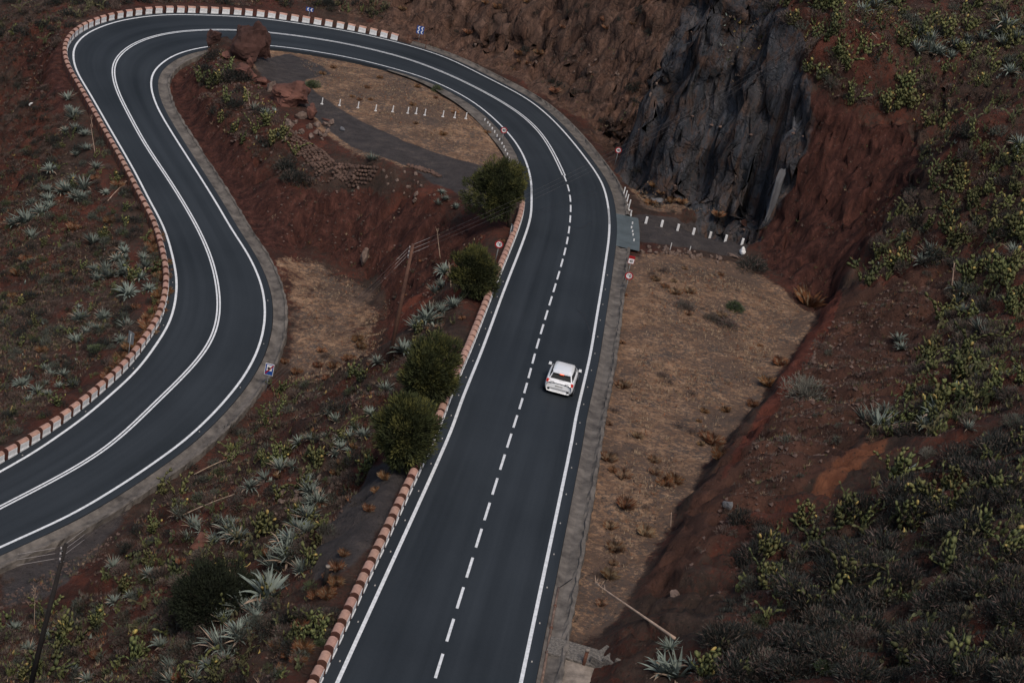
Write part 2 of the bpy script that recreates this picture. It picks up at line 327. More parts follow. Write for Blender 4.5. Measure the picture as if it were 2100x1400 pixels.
def terrain_material():
    m, t, b = new_mat('ground'); N = t.nodes; L = t.links
    tc = N.new('ShaderNodeTexCoord'); P = tc.outputs['Object']
    def noise(sc, det=6, ro=.6, vec=None, dist=0):
        n = N.new('ShaderNodeTexNoise'); n.inputs['Scale'].default_value = sc; n.inputs['Detail'].default_value = det; n.inputs['Roughness'].default_value = ro; n.inputs['Distortion'].default_value = dist
        L.new(vec or P, n.inputs['Vector']); return n.outputs[0]
    def ramp(fac, *st):
        r = N.new('ShaderNodeValToRGB'); E = r.color_ramp.elements
        while len(E) < len(st): E.new(.5)
        for e_, (p, c) in zip(E, st): e_.position = p; e_.color = (*c, 1) if len(c) == 3 else c
        L.new(fac, r.inputs[0]); return r.outputs[0]
    def math_(op, a, bb, clamp=False):
        n = N.new('ShaderNodeMath'); n.operation = op; n.use_clamp = clamp
        for i, v in enumerate((a, bb)):
            if isinstance(v, (int, float)): n.inputs[i].default_value = v
            else: L.new(v, n.inputs[i])
        return n.outputs[0]
    def mix(f, a, c):
        n = N.new('ShaderNodeMix'); n.data_type = 'RGBA'; L.new(f, n.inputs[0]); L.new(a, n.inputs[6]); L.new(c, n.inputs[7]); return n.outputs[2]
    def mask(sock, amt=.7, nz=None):
        v = math_('ADD', sock, math_('MULTIPLY', math_('SUBTRACT', nz, .5), amt))
        r = N.new('ShaderNodeMapRange'); r.interpolation_type = 'SMOOTHSTEP'; r.inputs[1].default_value = .38; r.inputs[2].default_value = .62; L.new(v, r.inputs[0]); return r.outputs[0]
    a1 = N.new('ShaderNodeVertexColor'); a1.layer_name = 'zone_a'; s1 = N.new('ShaderNodeSeparateColor'); L.new(a1.outputs[0], s1.inputs[0])
    a2 = N.new('ShaderNodeVertexColor'); a2.layer_name = 'zone_b'; s2 = N.new('ShaderNodeSeparateColor'); L.new(a2.outputs[0], s2.inputs[0])
    nA = noise(.9, 8, .7); nB = noise(.16, 6, .6); nC_ = noise(3.5, 8, .75); nD = noise(.35, 8, .7, dist=.4)
    # vertical runs for the cut faces
    mp = N.new('ShaderNodeMapping'); mp.inputs['Scale'].default_value = (1.0, 1.0, .12); L.new(P, mp.inputs[0])
    nV = noise(1.6, 8, .7, mp.outputs[0], .3)
    soil = ramp(nD, (.28, (.021, .014, .012)), (.45, (.050, .020, .015)), (.60, (.092, .031, .021)), (.78, (.145, .054, .035)))
    soil = mix(mask(math_('MULTIPLY', nB, 1.0), .9, nC_), soil, ramp(nA, (.3, (.020, .016, .014)), (.55, (.050, .033, .026)), (.8, (.095, .062, .048))))
    grass = ramp(nA, (.30, (.066, .042, .031)), (.45, (.195, .114, .070)), (.60, (.315, .195, .121)), (.78, (.46, .305, .20)))
    grass = mix(mask(math_('ADD', nB, .03), 1.6, nC_), grass, ramp(nC_, (.33, (.050, .040, .036)), (.55, (.115, .075, .055)), (.8, (.24, .15, .10))))
    grass = mix(mask(math_('SUBTRACT', nD, .10), 1.3, nC_), grass, ramp(nA, (.3, (.050, .043, .040)), (.7, (.125, .092, .074))))
    path = ramp(nA, (.3, (.034, .030, .030)), (.55, (.056, .048, .047)), (.75, (.088, .072, .063)))
    rock = ramp(nV, (.30, (.013, .014, .016)), (.45, (.040, .043, .050)), (.58, (.082, .084, .094)), (.76, (.185, .178, .182)))
    rock = mix(mask(math_('SUBTRACT', nD, .05), 1.2, nV), rock, ramp(nV, (.3, (.020, .014, .013)), (.55, (.060, .038, .031)), (.75, (.135, .088, .070))))
    red = ramp(nV, (.28, (.012, .006, .006)), (.45, (.037, .0155, .0125)), (.60, (.070, .028, .021)), (.78, (.145, .066, .050)))
    spoil = ramp(nD, (.25, (.024, .015, .012)), (.48, (.060, .030, .022)), (.70, (.105, .050, .035)), (.86, (.17, .105, .082)))
    orange = ramp(nA, (.3, (.085, .032, .019)), (.7, (.19, .078, .042)))
    brown = ramp(nV, (.28, (.026, .017, .014)), (.46, (.072, .040, .029)), (.62, (.135, .076, .054)), (.82, (.24, .155, .12)))
    c = soil
    c = mix(mask(s2.outputs[1], .5, nA), c, spoil)
    c = mix(mask(a2.outputs[1], .5, nA), c, brown)
    c = mix(mask(s1.outputs[0], 1.25, nA), c, grass)
    c = mix(mask(s1.outputs[1], .35, nA), c, path)
    c = mix(mask(s2.outputs[0], 1.0, nV), c, red)
    c = mix(mask(s1.outputs[2], 1.3, nB), c, rock)
    c = mix(mask(s2.outputs[2], 1.3, nD), c, orange)
    c = mix(mask(a1.outputs[1], .6, nV), c, ramp(nV, (.3, (.048, .017, .013)), (.55, (.105, .034, .023)), (.8, (.18, .065, .045))))
    # cracks and ledges in the bare rock
    mc = N.new('ShaderNodeMapping'); mc.inputs['Scale'].default_value = (.75, .75, .38); L.new(P, mc.inputs[0])
    wob = N.new('ShaderNodeMix'); wob.data_type = 'VECTOR'; wob.inputs[0].default_value = .16
    nw = N.new('ShaderNodeTexNoise'); nw.inputs['Scale'].default_value = 1.3; nw.inputs['Detail'].default_value = 5; L.new(P, nw.inputs['Vector']); 
    vm = N.new('ShaderNodeVectorMath'); vm.operation = 'MULTIPLY_ADD'; vm.inputs[1].default_value = (.9, .9, .9); L.new(nw.outputs['Color'], vm.inputs[0]); L.new(mc.outputs[0], vm.inputs[2])
    vc = N.new('ShaderNodeTexVoronoi'); vc.feature = 'DISTANCE_TO_EDGE'; vc.inputs['Scale'].default_value = 1.0; L.new(vm.outputs[0], vc.inputs['Vector'])
    vf = N.new('ShaderNodeTexVoronoi'); vf.inputs['Scale'].default_value = 1.0; L.new(vm.outputs[0], vf.inputs['Vector']); vfs = N.new('ShaderNodeSeparateColor'); L.new(vf.outputs['Color'], vfs.inputs[0])
    bare = math_('MAXIMUM', s1.outputs[2], math_('MULTIPLY', a2.outputs[1], .9)); 
    ck = N.new('ShaderNodeMapRange'); ck.inputs[1].default_value = .0; ck.inputs[2].default_value = .10; ck.inputs[3].default_value = 1; ck.inputs[4].default_value = 0; L.new(vc.outputs['Distance'], ck.inputs[0])
    c = mix(math_('MULTIPLY', math_('MULTIPLY', ck.outputs[0], bare), math_('MULTIPLY', nD, .7)), c, ramp(nA, (.3, (.012, .011, .011)), (.8, (.03, .024, .022))))
    tint = ramp(vfs.outputs[0], (.0, (.028, .024, .024)), (.5, (.075, .058, .050)), (1, (.16, .125, .105)))
    c = mix(math_('MULTIPLY', math_('MULTIPLY', bare, math_('GREATER_THAN', vfs.outputs[1], .45)), .18), c, tint)
    # stones and specks of litter
    vo = N.new('ShaderNodeTexVoronoi'); vo.inputs['Scale'].default_value = 5.5; L.new(P, vo.inputs['Vector'])
    vs = N.new('ShaderNodeSeparateColor'); L.new(vo.outputs['Color'], vs.inputs[0])
    f1 = math_('MULTIPLY', math_('LESS_THAN', vo.outputs['Distance'], .26), math_('GREATER_THAN', vs.outputs[0], .86))
    f1 = math_('MULTIPLY', f1, math_('SUBTRACT', 1.0, s1.outputs[1]), True)
    c = mix(math_('MULTIPLY', f1, .32), c, ramp(vs.outputs[1], (.2, (.05, .037, .032)), (.85, (.20, .145, .12))))
    f2 = math_('MULTIPLY', math_('LESS_THAN', vo.outputs['Distance'], .3), math_('LESS_THAN', vs.outputs[2], .14))
    c = mix(math_('MULTIPLY', f2, .7), c, ramp(vs.outputs[1], (.0, (.012, .012, .010)), (1, (.035, .026, .02))))
    L.new(c, b.inputs['Base Color']); b.inputs['Roughness'].default_value = .95; b.inputs['Specular IOR Level'].default_value = .12
    hgt = math_('ADD', math_('MULTIPLY', nC_, .5), math_('ADD', math_('MULTIPLY', nA, .8), math_('MULTIPLY', nV, .7)))
    hgt = math_('ADD', hgt, math_('MULTIPLY', f1, .25))
    hgt = math_('SUBTRACT', hgt, math_('MULTIPLY', math_('MULTIPLY', ck.outputs[0], bare), .3))
    bp = N.new('ShaderNodeBump'); bp.inputs['Strength'].default_value = .9; bp.inputs['Distance'].default_value = .35; L.new(hgt, bp.inputs['Height']); L.new(bp.outputs[0], b.inputs['Normal'])
    return m

# ------------------------------------------------------------------ object helpers
def link(name, me, m=None, parent=None):
    o = bpy.data.objects.new(name, me); COL.objects.link(o)
    if m is not None:
        for mm in (m if isinstance(m, (list, tuple)) else [m]): me.materials.append(mm)
    if parent: o.parent = parent
    return o
def mesh_from(verts, faces, smooth_=False, mats=None):
    me = bpy.data.meshes.new('mesh'); me.from_pydata([tuple(v) for v in verts], [], [tuple(f) for f in faces]); me.update()
    if smooth_: me.polygons.foreach_set('use_smooth', [True] * len(me.polygons))
    if mats is not None: me.polygons.foreach_set('material_index', mats)
    return me
def tag(o, label, cat, group=None, kind=None):
    if label: o['label'] = label
    if cat: o['category'] = cat
    if group: o['group'] = group
    if kind: o['kind'] = kind
    return o
def struct(o): o['kind'] = 'structure'; return o
def thing(name, loc, label, cat, rot=(0, 0, 0), group=None, scale=1.0):
    o = bpy.data.objects.new(name, None); o.empty_display_size = .2; COL.objects.link(o); o.location = loc; o.rotation_euler = rot; o.scale = (scale,) * 3
    return tag(o, label, cat, group)
class MB:
    """collects simple solids into one mesh"""
    def __init__(s): s.v = []; s.f = []; s.m = []
    def add(s, v, f, mi=0):
        n = len(s.v); s.v += [tuple(p) for p in v]; s.f += [tuple(i + n for i in q) for q in f]; s.m += [mi] * len(f)
    def box(s, c, d, mi=0, rot=0.0, taper=1.0):
        v = []
        for z in (-1, 1):
            k = taper if z > 0 else 1
            for x, y in ((-1, -1), (1, -1), (1, 1), (-1, 1)):
                X, Y = x * d[0] / 2 * k, y * d[1] / 2 * k
                v.append((c[0] + X * math.cos(rot) - Y * math.sin(rot), c[1] + X * math.sin(rot) + Y * math.cos(rot), c[2] + z * d[2] / 2))
        s.add(v, [(3, 2, 1, 0), (4, 5, 6, 7), (0, 1, 5, 4), (1, 2, 6, 5), (2, 3, 7, 6), (3, 0, 4, 7)], mi)
    def tube(s, pts, r, n=8, mi=0, cap=True):
        pts = [Vector(p) for p in pts]; rs = r if isinstance(r, (list, tuple)) else [r] * len(pts); v = []; f = []
        for i, p in enumerate(pts):
            d = (pts[min(i + 1, len(pts) - 1)] - pts[max(i - 1, 0)]).normalized()
            a = d.cross(Vector((0, 0, 1)) if abs(d.z) < .9 else Vector((1, 0, 0))).normalized(); b = d.cross(a)
            for k in range(n):
                t = 2 * math.pi * k / n; v.append(p + (a * math.cos(t) + b * math.sin(t)) * rs[i])
        for i in range(len(pts) - 1):
            for k in range(n): f.append((i * n + k, i * n + (k + 1) % n, (i + 1) * n + (k + 1) % n, (i + 1) * n + k))
        if cap: f.append(tuple(range(n))[::-1]); f.append(tuple((len(pts) - 1) * n + k for k in range(n)))
        s.add(v, f, mi)
    def disc(s, c, r, y, n=24, mi=0, r2=None):      # upright disc facing -Y
        v = [(c[0] + r * math.cos(2 * math.pi * k / n), c[1] + y, c[2] + r * math.sin(2 * math.pi * k / n)) for k in range(n)]
        if r2 is None: s.add(v, [tuple(range(n))], mi)
        else:
            v += [(c[0] + r2 * math.cos(2 * math.pi * k / n), c[1] + y, c[2] + r2 * math.sin(2 * math.pi * k / n)) for k in range(n)]
            s.add(v, [(k, (k + 1) % n, n + (k + 1) % n, n + k) for k in range(n)], mi)
    def build(s, name, m, parent=None, smooth_=False):
        return link(name, mesh_from(s.v, s.f, smooth_, s.m), m, parent)
def ribbon(name, A, B, m, zoff=0.0, cross=1):
    """a sheet between two equal-length polylines"""
    v = []; f = []; n = len(A); k = cross + 1
    for i in range(n):
        for j in range(k):
            t = j / cross; p = A[i] * (1 - t) + B[i] * t; v.append((p[0], p[1], p[2] + zoff))
    for i in range(n - 1):
        for j in range(cross): f.append((i * k + j, i * k + j + 1, (i + 1) * k + j + 1, (i + 1) * k + j))
    me = mesh_from(v, f, True); return link(name, me, m)

# ------------------------------------------------------------------ terrain mesh
gy2, gx2 = np.gradient(Zt, GY, GX); SL2 = blur(np.hypot(gx2, gy2), 2)
for k_, poly in PX.items(): PL[k_] = in_poly(plan(poly), XX, YY).astype(float)
gr = np.clip(PL['lot'] + PL['plateau'] + PL['hollow'] * .66 + PL['verge'] * .8, 0, 1) * (1 - sstep(.45, 1.0, SL2))
gr = np.maximum(blur(gr, 7), .0)
pa = blur(np.clip(PL['path'] + PL['track'] + PL['bench'] + PL['shoulder'] * .8, 0, 1), 2)
_g = PL['greyrock'].copy()
for _ in range(7): _g = np.maximum.reduce([_g, np.roll(_g, 1, 0), np.roll(_g, -1, 0), np.roll(_g, 1, 1), np.roll(_g, -1, 1)])
rkm = np.clip(np.maximum(blur(PL['greyrock'], 8) * 1.7, blur(_g, 4) * (XX < _cl[0] + 1.2)), 0, 1) * (SL2 > .5); PL['scoop'] = PL['scoop'] * (1 - (rkm > .5))
rd = blur(np.clip(PL['scoop'] + PL['redbank'] + PL['redleft'], 0, 1), 2) * (1 - np.clip(gr * 1.3, 0, 1))
sp = blur(PL['spoil'], 3)
og = blur(PL['streak'], 3)
br = blur(((XX > -28) & (XX < 14) & (YY > 138) & (e > 0) & (SL2 > .42)).astype(float) * (1 - PL['greyrock']) * (rzg < -1.0) * (lat.reshape(XX.shape) < 0), 2)
TM = terrain_material()
ny, nx = XX.shape
jit = np.stack([fbm(XX * 1.1, Zt * .9 + YY * .4, 3), fbm(YY * 1.1 + 50, Zt * .9 + XX * .4, 3)], -1) * (sstep(.9, 2.2, SL2) * 1.5)[..., None] * (e > 1.0)[..., None]
cv1, ce1 = cells(XX * .33 + YY * .22 + 5, Zt * .20 + YY * .1); cv2, ce2 = cells(XX * .85 + YY * .5 + 11, Zt * .55 + YY * .3)
blk = ((cv1 - .5) * .8 + (cv2 - .5) * .5 - .5 * (ce1 < .12) - .25 * (ce2 < .12)) * np.clip(PL['greyrock'] + br * .8 + PL['scoop'] * .22 + PL['redbank'] * .25, 0, 1) * sstep(.6, 1.3, SL2) * (e > 1.2)
gl = np.hypot(gx2, gy2) + 1e-6
jit = jit + np.stack([-gx2 / gl * blk, -gy2 / gl * blk], -1)
VX = np.stack([XX + jit[..., 0], YY + jit[..., 1], Zt], -1).reshape(-1, 3)
fi = (np.arange(ny - 1)[:, None] * nx + np.arange(nx - 1)[None]).ravel()
QF = np.stack([fi, fi + 1, fi + nx + 1, fi + nx], 1)
def cen(M): return (M[:-1, :-1] + M[1:, 1:] + M[1:, :-1] + M[:-1, 1:]).ravel() / 4
zone = np.zeros(len(QF), int)
zone[cen(np.maximum(rkm, np.maximum(PL['scoop'], br))) > .5] = 1
zone[cen(gr) > .5] = 2
zone[cen(np.clip(PL['path'] + PL['track'] + PL['bench'], 0, 1)) > .5] = 3
sel = (cen(e) < -1.0)         # nothing needed under the carriageway itself
za = np.stack([gr, pa, rkm, np.clip(blur(np.clip(PL['brightred'] + PL['toestrip'], 0, 1), 2), 0, 1)], -1).reshape(-1, 4); zb = np.stack([rd, sp, og, br], -1).reshape(-1, 4)
for zi, nm in ((0, 'hillside'), (1, 'cliff'), (2, 'dry_grass_ground'), (3, 'dirt_path')):
    q = QF[zone == zi]; used, inv = np.unique(q, return_inverse=True); inv = inv.reshape(-1, 4)
    me = bpy.data.meshes.new(nm); me.vertices.add(len(used)); me.vertices.foreach_set('co', VX[used].ravel())
    me.loops.add(inv.size); me.loops.foreach_set('vertex_index', inv.ravel().astype(np.int32))
    me.polygons.add(len(inv)); me.polygons.foreach_set('loop_start', np.arange(0, inv.size, 4, dtype=np.int32)); me.polygons.foreach_set('use_smooth', np.ones(len(inv), bool))
    me.update(); me.validate()
    for an, arr in (('zone_a', za), ('zone_b', zb)):
        at_ = me.color_attributes.new(an, 'FLOAT_COLOR', 'POINT'); at_.data.foreach_set('color', arr[used].ravel().astype(np.float32))
    struct(link(nm, me, TM))

# ------------------------------------------------------------------ carriageway, paint, gutters
def asphalt_material():
    m, t, b = new_mat('asphalt'); N = t.nodes; L = t.links
    tc = N.new('ShaderNodeTexCoord'); n1 = N.new('ShaderNodeTexNoise'); n1.inputs['Scale'].default_value = .12; n1.inputs['Detail'].default_value = 5; L.new(tc.outputs['Object'], n1.inputs[0])
    n2 = N.new('ShaderNodeTexNoise'); n2.inputs['Scale'].default_value = 9; n2.inputs['Detail'].default_value = 8; n2.inputs['Roughness'].default_value = .8; L.new(tc.outputs['Object'], n2.inputs[0])
    uv = N.new('ShaderNodeAttribute'); uv.attribute_name = 'lane'
    mx = N.new('ShaderNodeMath'); mx.operation = 'MULTIPLY'; L.new(n1.outputs[0], mx.inputs[0]); mx.inputs[1].default_value = .55
    ad = N.new('ShaderNodeMath'); ad.operation = 'MULTIPLY_ADD'; L.new(n2.outputs[0], ad.inputs[0]); ad.inputs[1].default_value = .35; L.new(mx.outputs[0], ad.inputs[2])
    n3 = N.new('ShaderNodeTexNoise'); n3.inputs['Scale'].default_value = 1.0; n3.inputs['Detail'].default_value = 4; L.new(uv.outputs['Vector'], n3.inputs[0])
    ad2 = N.new('ShaderNodeMath'); ad2.operation = 'MULTIPLY_ADD'; L.new(n3.outputs[0], ad2.inputs[0]); ad2.inputs[1].default_value = .75; L.new(ad.outputs[0], ad2.inputs[2])
    r = N.new('ShaderNodeValToRGB'); r.color_ramp.elements[0].position = .55; r.color_ramp.elements[0].color = (.0122, .0158, .0196, 1); r.color_ramp.elements[1].position = 1.0; r.color_ramp.elements[1].color = (.0290, .0348, .0415, 1)
    L.new(ad2.outputs[0], r.inputs[0]); L.new(r.outputs[0], b.inputs['Base Color']); b.inputs['Roughness'].default_value = .8; b.inputs['Specular IOR Level'].default_value = .14
    bp = N.new('ShaderNodeBump'); bp.inputs['Strength'].default_value = .25; bp.inputs['Distance'].default_value = .02; L.new(n2.outputs[0], bp.inputs['Height']); L.new(bp.outputs[0], b.inputs['Normal'])
    return m
ASPH = asphalt_material()
TAR = mat('tar_seam', (.018, .019, .021), .6, .3, 4)
PAINT = mat('road_paint', (.60, .61, .62), .6, .22, 5, c2=(.44, .45, .46), spec=.3)
# both edges matched station by station with the centre line
def match(P):
    d = ((Cw[:, None, :2] - P[None, :, :2]) ** 2).sum(2); i = d.argmin(1); return smooth(P[i], 4)
Lm, Rm = match(INw), match(OUw)
nL = normals(Lm); nR = normals(Rm)
Le = Lm.copy(); Le[:, :2] += nL * .62; Re = Rm.copy(); Re[:, :2] -= nR * .62
road = ribbon('road', Le, Re, ASPH, 0, 8); struct(road)
at_ = road.data.attributes.new('lane', 'FLOAT_VECTOR', 'POINT')
sC = np.concatenate([[0], np.cumsum(np.linalg.norm(np.diff(Cw[:, :2], axis=0), axis=1))])
at_.data.foreach_set('vector', np.array([[j * 1.1, sC[i] * .02, 0] for i in range(len(Cw)) for j in range(9)], np.float32).ravel())
# skirts so the pavement has an edge
sk = MB()
for P in (Le, Re):
    for i in range(len(P) - 1):
        a, b_ = P[i], P[i + 1]; sk.add([a, b_, b_ - [0, 0, .35], a - [0, 0, .35]], [(0, 1, 2, 3)])
struct(sk.build('road_edge', ASPH))
# z across the road: keep paint above the sheet
def paint_line(P, wd, name):
    A, B = offset(P, wd / 2), offset(P, -wd / 2); return struct(ribbon(name, A, B, PAINT, .012))
from mathutils.bvhtree import BVHTree
_rd = road.data; ROAD_BVH = BVHTree.FromPolygons([v.co.copy() for v in _rd.vertices], [tuple(p.vertices) for p in _rd.polygons])
def rz_at(x, y, default=None):
    h = ROAD_BVH.ray_cast(Vector((x, y, 60)), Vector((0, 0, -1)))
    return h[0].z if h[0] is not None else default
def onroad(P):       # lay a line on the road sheet
    P = P.copy(); P[:, 2] = [rz_at(p[0], p[1], p[2]) for p in P]; return P
INl, OUl = onroad(INw), onroad(OUw)
def split_line(P, px_list, wd, name):
    """a painted line with short breaks at photo points (gap start, gap end)"""
    q = project(P); cuts = [((q - np.array(p)) ** 2).sum(1).argmin() for p in px_list]
    A = onroad(resample(P, .12))
    qa = project(A); cc = [((qa - np.array(p)) ** 2).sum(1).argmin() for p in px_list]
    last = 0; v = []; f = []
    segs = []
    for a, b_ in zip(cc[0::2], cc[1::2]): segs.append((last, a)); last = b_
    segs.append((last, len(A) - 1))
    L_, R_ = offset(A, wd / 2), offset(A, -wd / 2); mb = MB()
    for a, b_ in segs:
        for i in range(a, b_): mb.add([L_[i] + [0, 0, .012], R_[i] + [0, 0, .012], R_[i + 1] + [0, 0, .012], L_[i + 1] + [0, 0, .012]], [(3, 2, 1, 0)])
    return struct(mb.build(name, PAINT))
split_line(INl, [(1089.5, 379), (1089.6, 383), (1089.8, 388.5), (1089.9, 392.5), (1090, 397), (1090, 400)], .17, 'edge_line')
split_line(OUl, [(1249, 428), (1249.3, 433), (1249.6, 438.5), (1249.8, 443), (1250, 447.5), (1250, 452), (1250, 456), (1250, 460)], .17, 'edge_line')
CL = onroad(smooth(resample(Cw, .25), 6))
qcl = project(CL); i0 = ((qcl - np.array((1157, 359))) ** 2).sum(1).argmin()
dbl = CL[i0:]
wsep = np.interp(np.arange(len(dbl)), [0, 160, 400, 520, len(dbl)], [.12, .12, .10, .10, .115])
for sg in (1, -1):
    P = onroad(offset(dbl, wsep * sg)); struct(ribbon('centre_line', offset(P, .06), offset(P, -.06), PAINT, .012))
single = CL[:i0 + 1]
A = onroad(resample(single, .1)); mb = MB(); L_, R_ = offset(A, .065), offset(A, -.065)
k0 = ((project(A) - np.array((893, 1389))) ** 2).sum(1).argmin(); per = 28.3
for i in range(len(A) - 1):
    ph = ((i - k0) % per)
    if ph < 19: mb.add([L_[i] + [0, 0, .012], R_[i] + [0, 0, .012], R_[i + 1] + [0, 0, .012], L_[i + 1] + [0, 0, .012]], [(3, 2, 1, 0)])
struct(mb.build('broken_centre_line', PAINT))
# concrete gutters
def concrete_material():
    m = mat('concrete', (.120, .104, .090), .9, .40, 1.2, c2=(.045, .039, .035), bump=.4, bscale=6)
    return m
CONC = concrete_material()
PROF = [(.0, -.03), (.4, -.13), (.74, -.07), (.86, .0), (.92, .13), (1.08, .11), (1.16, -.35)]
def gutter(P, sgn, label, seed):
    rg = random.Random(seed); P = resample(P, .45); cols = []
    for d, z in PROF:
        q = offset(P, sgn * (.64 + d)); q[:, 2] += z
        if d > .85:
            ji = np.array([rg.uniform(-1, 1) for _ in range(len(P))]); n = normals(P); q[:, :2] += n * (ji * .06)[:, None]; q[:, 2] += ji * .035 * (d < 1.1)
        cols.append(q)
    k = len(cols); v = []; f = []
    for i in range(len(P)):
        for c_ in cols: v.append(c_[i])
    for i in range(len(P) - 1):
        for j in range(k - 1): f.append((i * k + j, i * k + j + 1, (i + 1) * k + j + 1, (i + 1) * k + j))
    o = link('gutter', mesh_from(v, f), CONC); struct(o); return o
gutter(cut(OUl, (1068, 1400), (1249, 500)), -1, '', 1)
gutter(cut(OUl, (1250, 434), (838, 92)), -1, '', 2)
gutter(INl[((project(INl) - np.array((430, 95))) ** 2).sum(1).argmin():], 1, '', 3)
ext_a = OUl[:((project(OUl) - np.array((1068, 1400))) ** 2).sum(1).argmin() + 1]
if len(ext_a) > 3: gutter(ext_a, -1, '', 4)
# driveway apron where the track leaves the road
ap = cut(OUl, (1249.5, 498), (1250, 436)); a0 = offset(ap, -.63); a1 = offset(ap, -2.5)
BLUEC = mat('smooth_concrete', (.075, .092, .098), .7, .25, 1.2)
o = ribbon('driveway', a0, a1, BLUEC, -.02, 3); struct(o)
# inner concrete verge by the speed sign
vg = cut(INl, (1086, 352), (800, 138)); wv = np.interp(np.arange(len(vg)), [0, len(vg) * .3, len(vg) * .7, len(vg)], [.9, 1.5, 1.3, .3])
o = ribbon('concrete_verge', offset(vg, .63), offset(vg, .64 + wv), CONC, -.03, 4); struct(o)

# ------------------------------------------------------------------ guard blocks along both roads
PLACED = []          # (object, photo point) of things that get their label from what stands near them
TERRA = mat('terracotta_render', (.38, .225, .175), .85, .2, 4, c2=(.26, .15, .115), bump=.2, rnd=.10)
BROWN = mat('bare_block_end', (.085, .034, .024), .9, .3, 5, rnd=.12)
WHITE = mat('white_wash', (.66, .66, .66), .8, .14, 4, c2=(.50, .50, .50), rnd=.06)
def guard_meshes():
    Ln, T, Hh = .80, .42, .70
    prof = [(-T / 2, -.25), (-T / 2, Hh - .13), (-T / 2 + .05, Hh - .05), (-T / 2 + .14, Hh - .005), (0, Hh + .01), (T / 2 - .14, Hh - .005), (T / 2 - .05, Hh - .05), (T / 2, Hh - .13), (T / 2, -.25)]
    n = len(prof); v = [(x, -Ln / 2, z) for x, z in prof] + [(x, Ln / 2, z) for x, z in prof]
    f = [(k, k + 1, n + k + 1, n + k) for k in range(n - 1)]; mi = [0 if 1 <= k < n - 2 else 1 for k in range(n - 1)]
    f += [tuple(range(n))[::-1], tuple(range(n, 2 * n))]; mi += [1, 1]
    body = mesh_from(v, f, False, mi); body.materials.append(TERRA); body.materials.append(BROWN)
    mb = MB(); x = T / 2 + .006
    mb.box((x, 0, .36), (.012, Ln - .03, .42)); mb.box((x + .015, 0, .06), (.05, Ln - .01, .19))
    panel = mesh_from(mb.v, mb.f); panel.materials.append(WHITE)
    return body, panel
GB, GP = guard_meshes()
def guard_row(line, sgn, pitch, group, ln=1.0):
    P = resample(offset(line, sgn * .84), .05); s = 0.0; i = 0; out = []; n = len(P); rg = random.Random(3)
    L_ = np.arange(n) * .05; tot = L_[-1]; pos = .5
    while pos < tot - .4:
        k = int(pos / .05); d = P[min(k + 5, n - 1)] - P[max(k - 5, 0)]; yaw = math.atan2(d[1], d[0]) - math.pi / 2
        if sgn > 0: pass
        else: yaw += math.pi
        o = bpy.data.objects.new('guard_block', None); o.empty_display_size = .2; COL.objects.link(o)
        o.location = (P[k][0], P[k][1], P[k][2] - .04); o.rotation_euler = (rg.uniform(-.012, .012), 0, yaw + rg.uniform(-.02, .02)); o['category'] = 'guard block'; o['group'] = group; o.scale = (1, ln, 1)
        for nm, me in (('body', GB), ('white_face', GP)):
            c = bpy.data.objects.new(nm, me); COL.objects.link(c); c.parent = o
        PLACED.append((o, 'guard', tuple(project(P[k] + [0, 0, .4])[0]))); out.append(o)
        pos += pitch(pos / tot)
    return out
rw = cut(INl, (690, 1400), (1089, 422)); pre = INl[:((project(INl) - np.array((690, 1400))) ** 2).sum(1).argmin() + 1]
guard_row(np.vstack([pre[-6:], rw[1:]]), 1, lambda t: 1.12 - .18 * t, 'guard blocks along the left edge of the upper road', .84)
lw = cut(OUl, (812, 87), (0, 967)); post = OUl[((project(OUl) - np.array((0, 967))) ** 2).sum(1).argmin():]
guard_row(np.vstack([lw, post[1:8]]), -1, lambda t: 1.22 if t < .28 else 1.06, 'guard blocks around the outer edge of the hairpin and lower road')
# small glass studs beside the edge lines
STUD = mat('stud_white', (.36, .33, .30), .5, .1, 20)
sb = MB(); sb.box((0, 0, .012), (.11, .06, .025), 0, 0, .7); sm = mesh_from(sb.v, sb.f); sm.materials.append(STUD)
def studs(P, off, a, b_, step, where):
    Q = resample(cut(P, a, b_), .1); Q = offset(Q, off); k = int(step / .1)
    for i in range(k // 2, len(Q), k):
        z = rz_at(Q[i][0], Q[i][1], None)
        if z is None: continue
        o = bpy.data.objects.new('road_stud', sm); COL.objects.link(o); d = Q[min(i + 2, len(Q) - 1)] - Q[i - 2]
        o.location = (Q[i][0], Q[i][1], z + .006); o.rotation_euler = (0, 0, math.atan2(d[1], d[0])); o['category'] = 'road stud'; o['group'] = 'road studs outside the edge lines'
        PLACED.append((o, 'stud', tuple(project(Q[i])[0])))
studs(OUl, -.28, (1068, 1400), (1235, 540), 3.3, '')
studs(INl, .28, (690, 1400), (1040, 580), 3.3, '')
studs(OUl, -.28, (355, 540), (30, 945), 6.6, '')
studs(INl, .28, (530, 570), (350, 922), 6.6, '')

# cracks sealed with tar
def seam(pxs, wd):
    P = []
    for px in pxs:
        z = 0.0
        for _ in range(20):
            g = unp([px], [z])[0]; z = rz_at(g[0], g[1], z)
        P.append(g)
    P = resample(spline(np.array(P), 5), .2); rg = random.Random(int(pxs[0][0])); P[:, 0] += [rg.uniform(-.05, .05) for _ in P]; P = onroad(P)
    struct(ribbon('tar_seam', offset(P, wd / 2), offset(P, -wd / 2), TAR, .006))
seam([(1186, 636), (1195, 648), (1203, 662), (1209, 676), (1213, 690)], .10); seam([(1182, 638), (1196, 641), (1206, 648)], .08); seam([(1176, 470), (1196, 466), (1212, 456)], .07); seam([(1094, 436), (1140, 420), (1190, 402), (1226, 388)], .05); seam([(1096, 441), (1150, 424), (1228, 396)], .04)
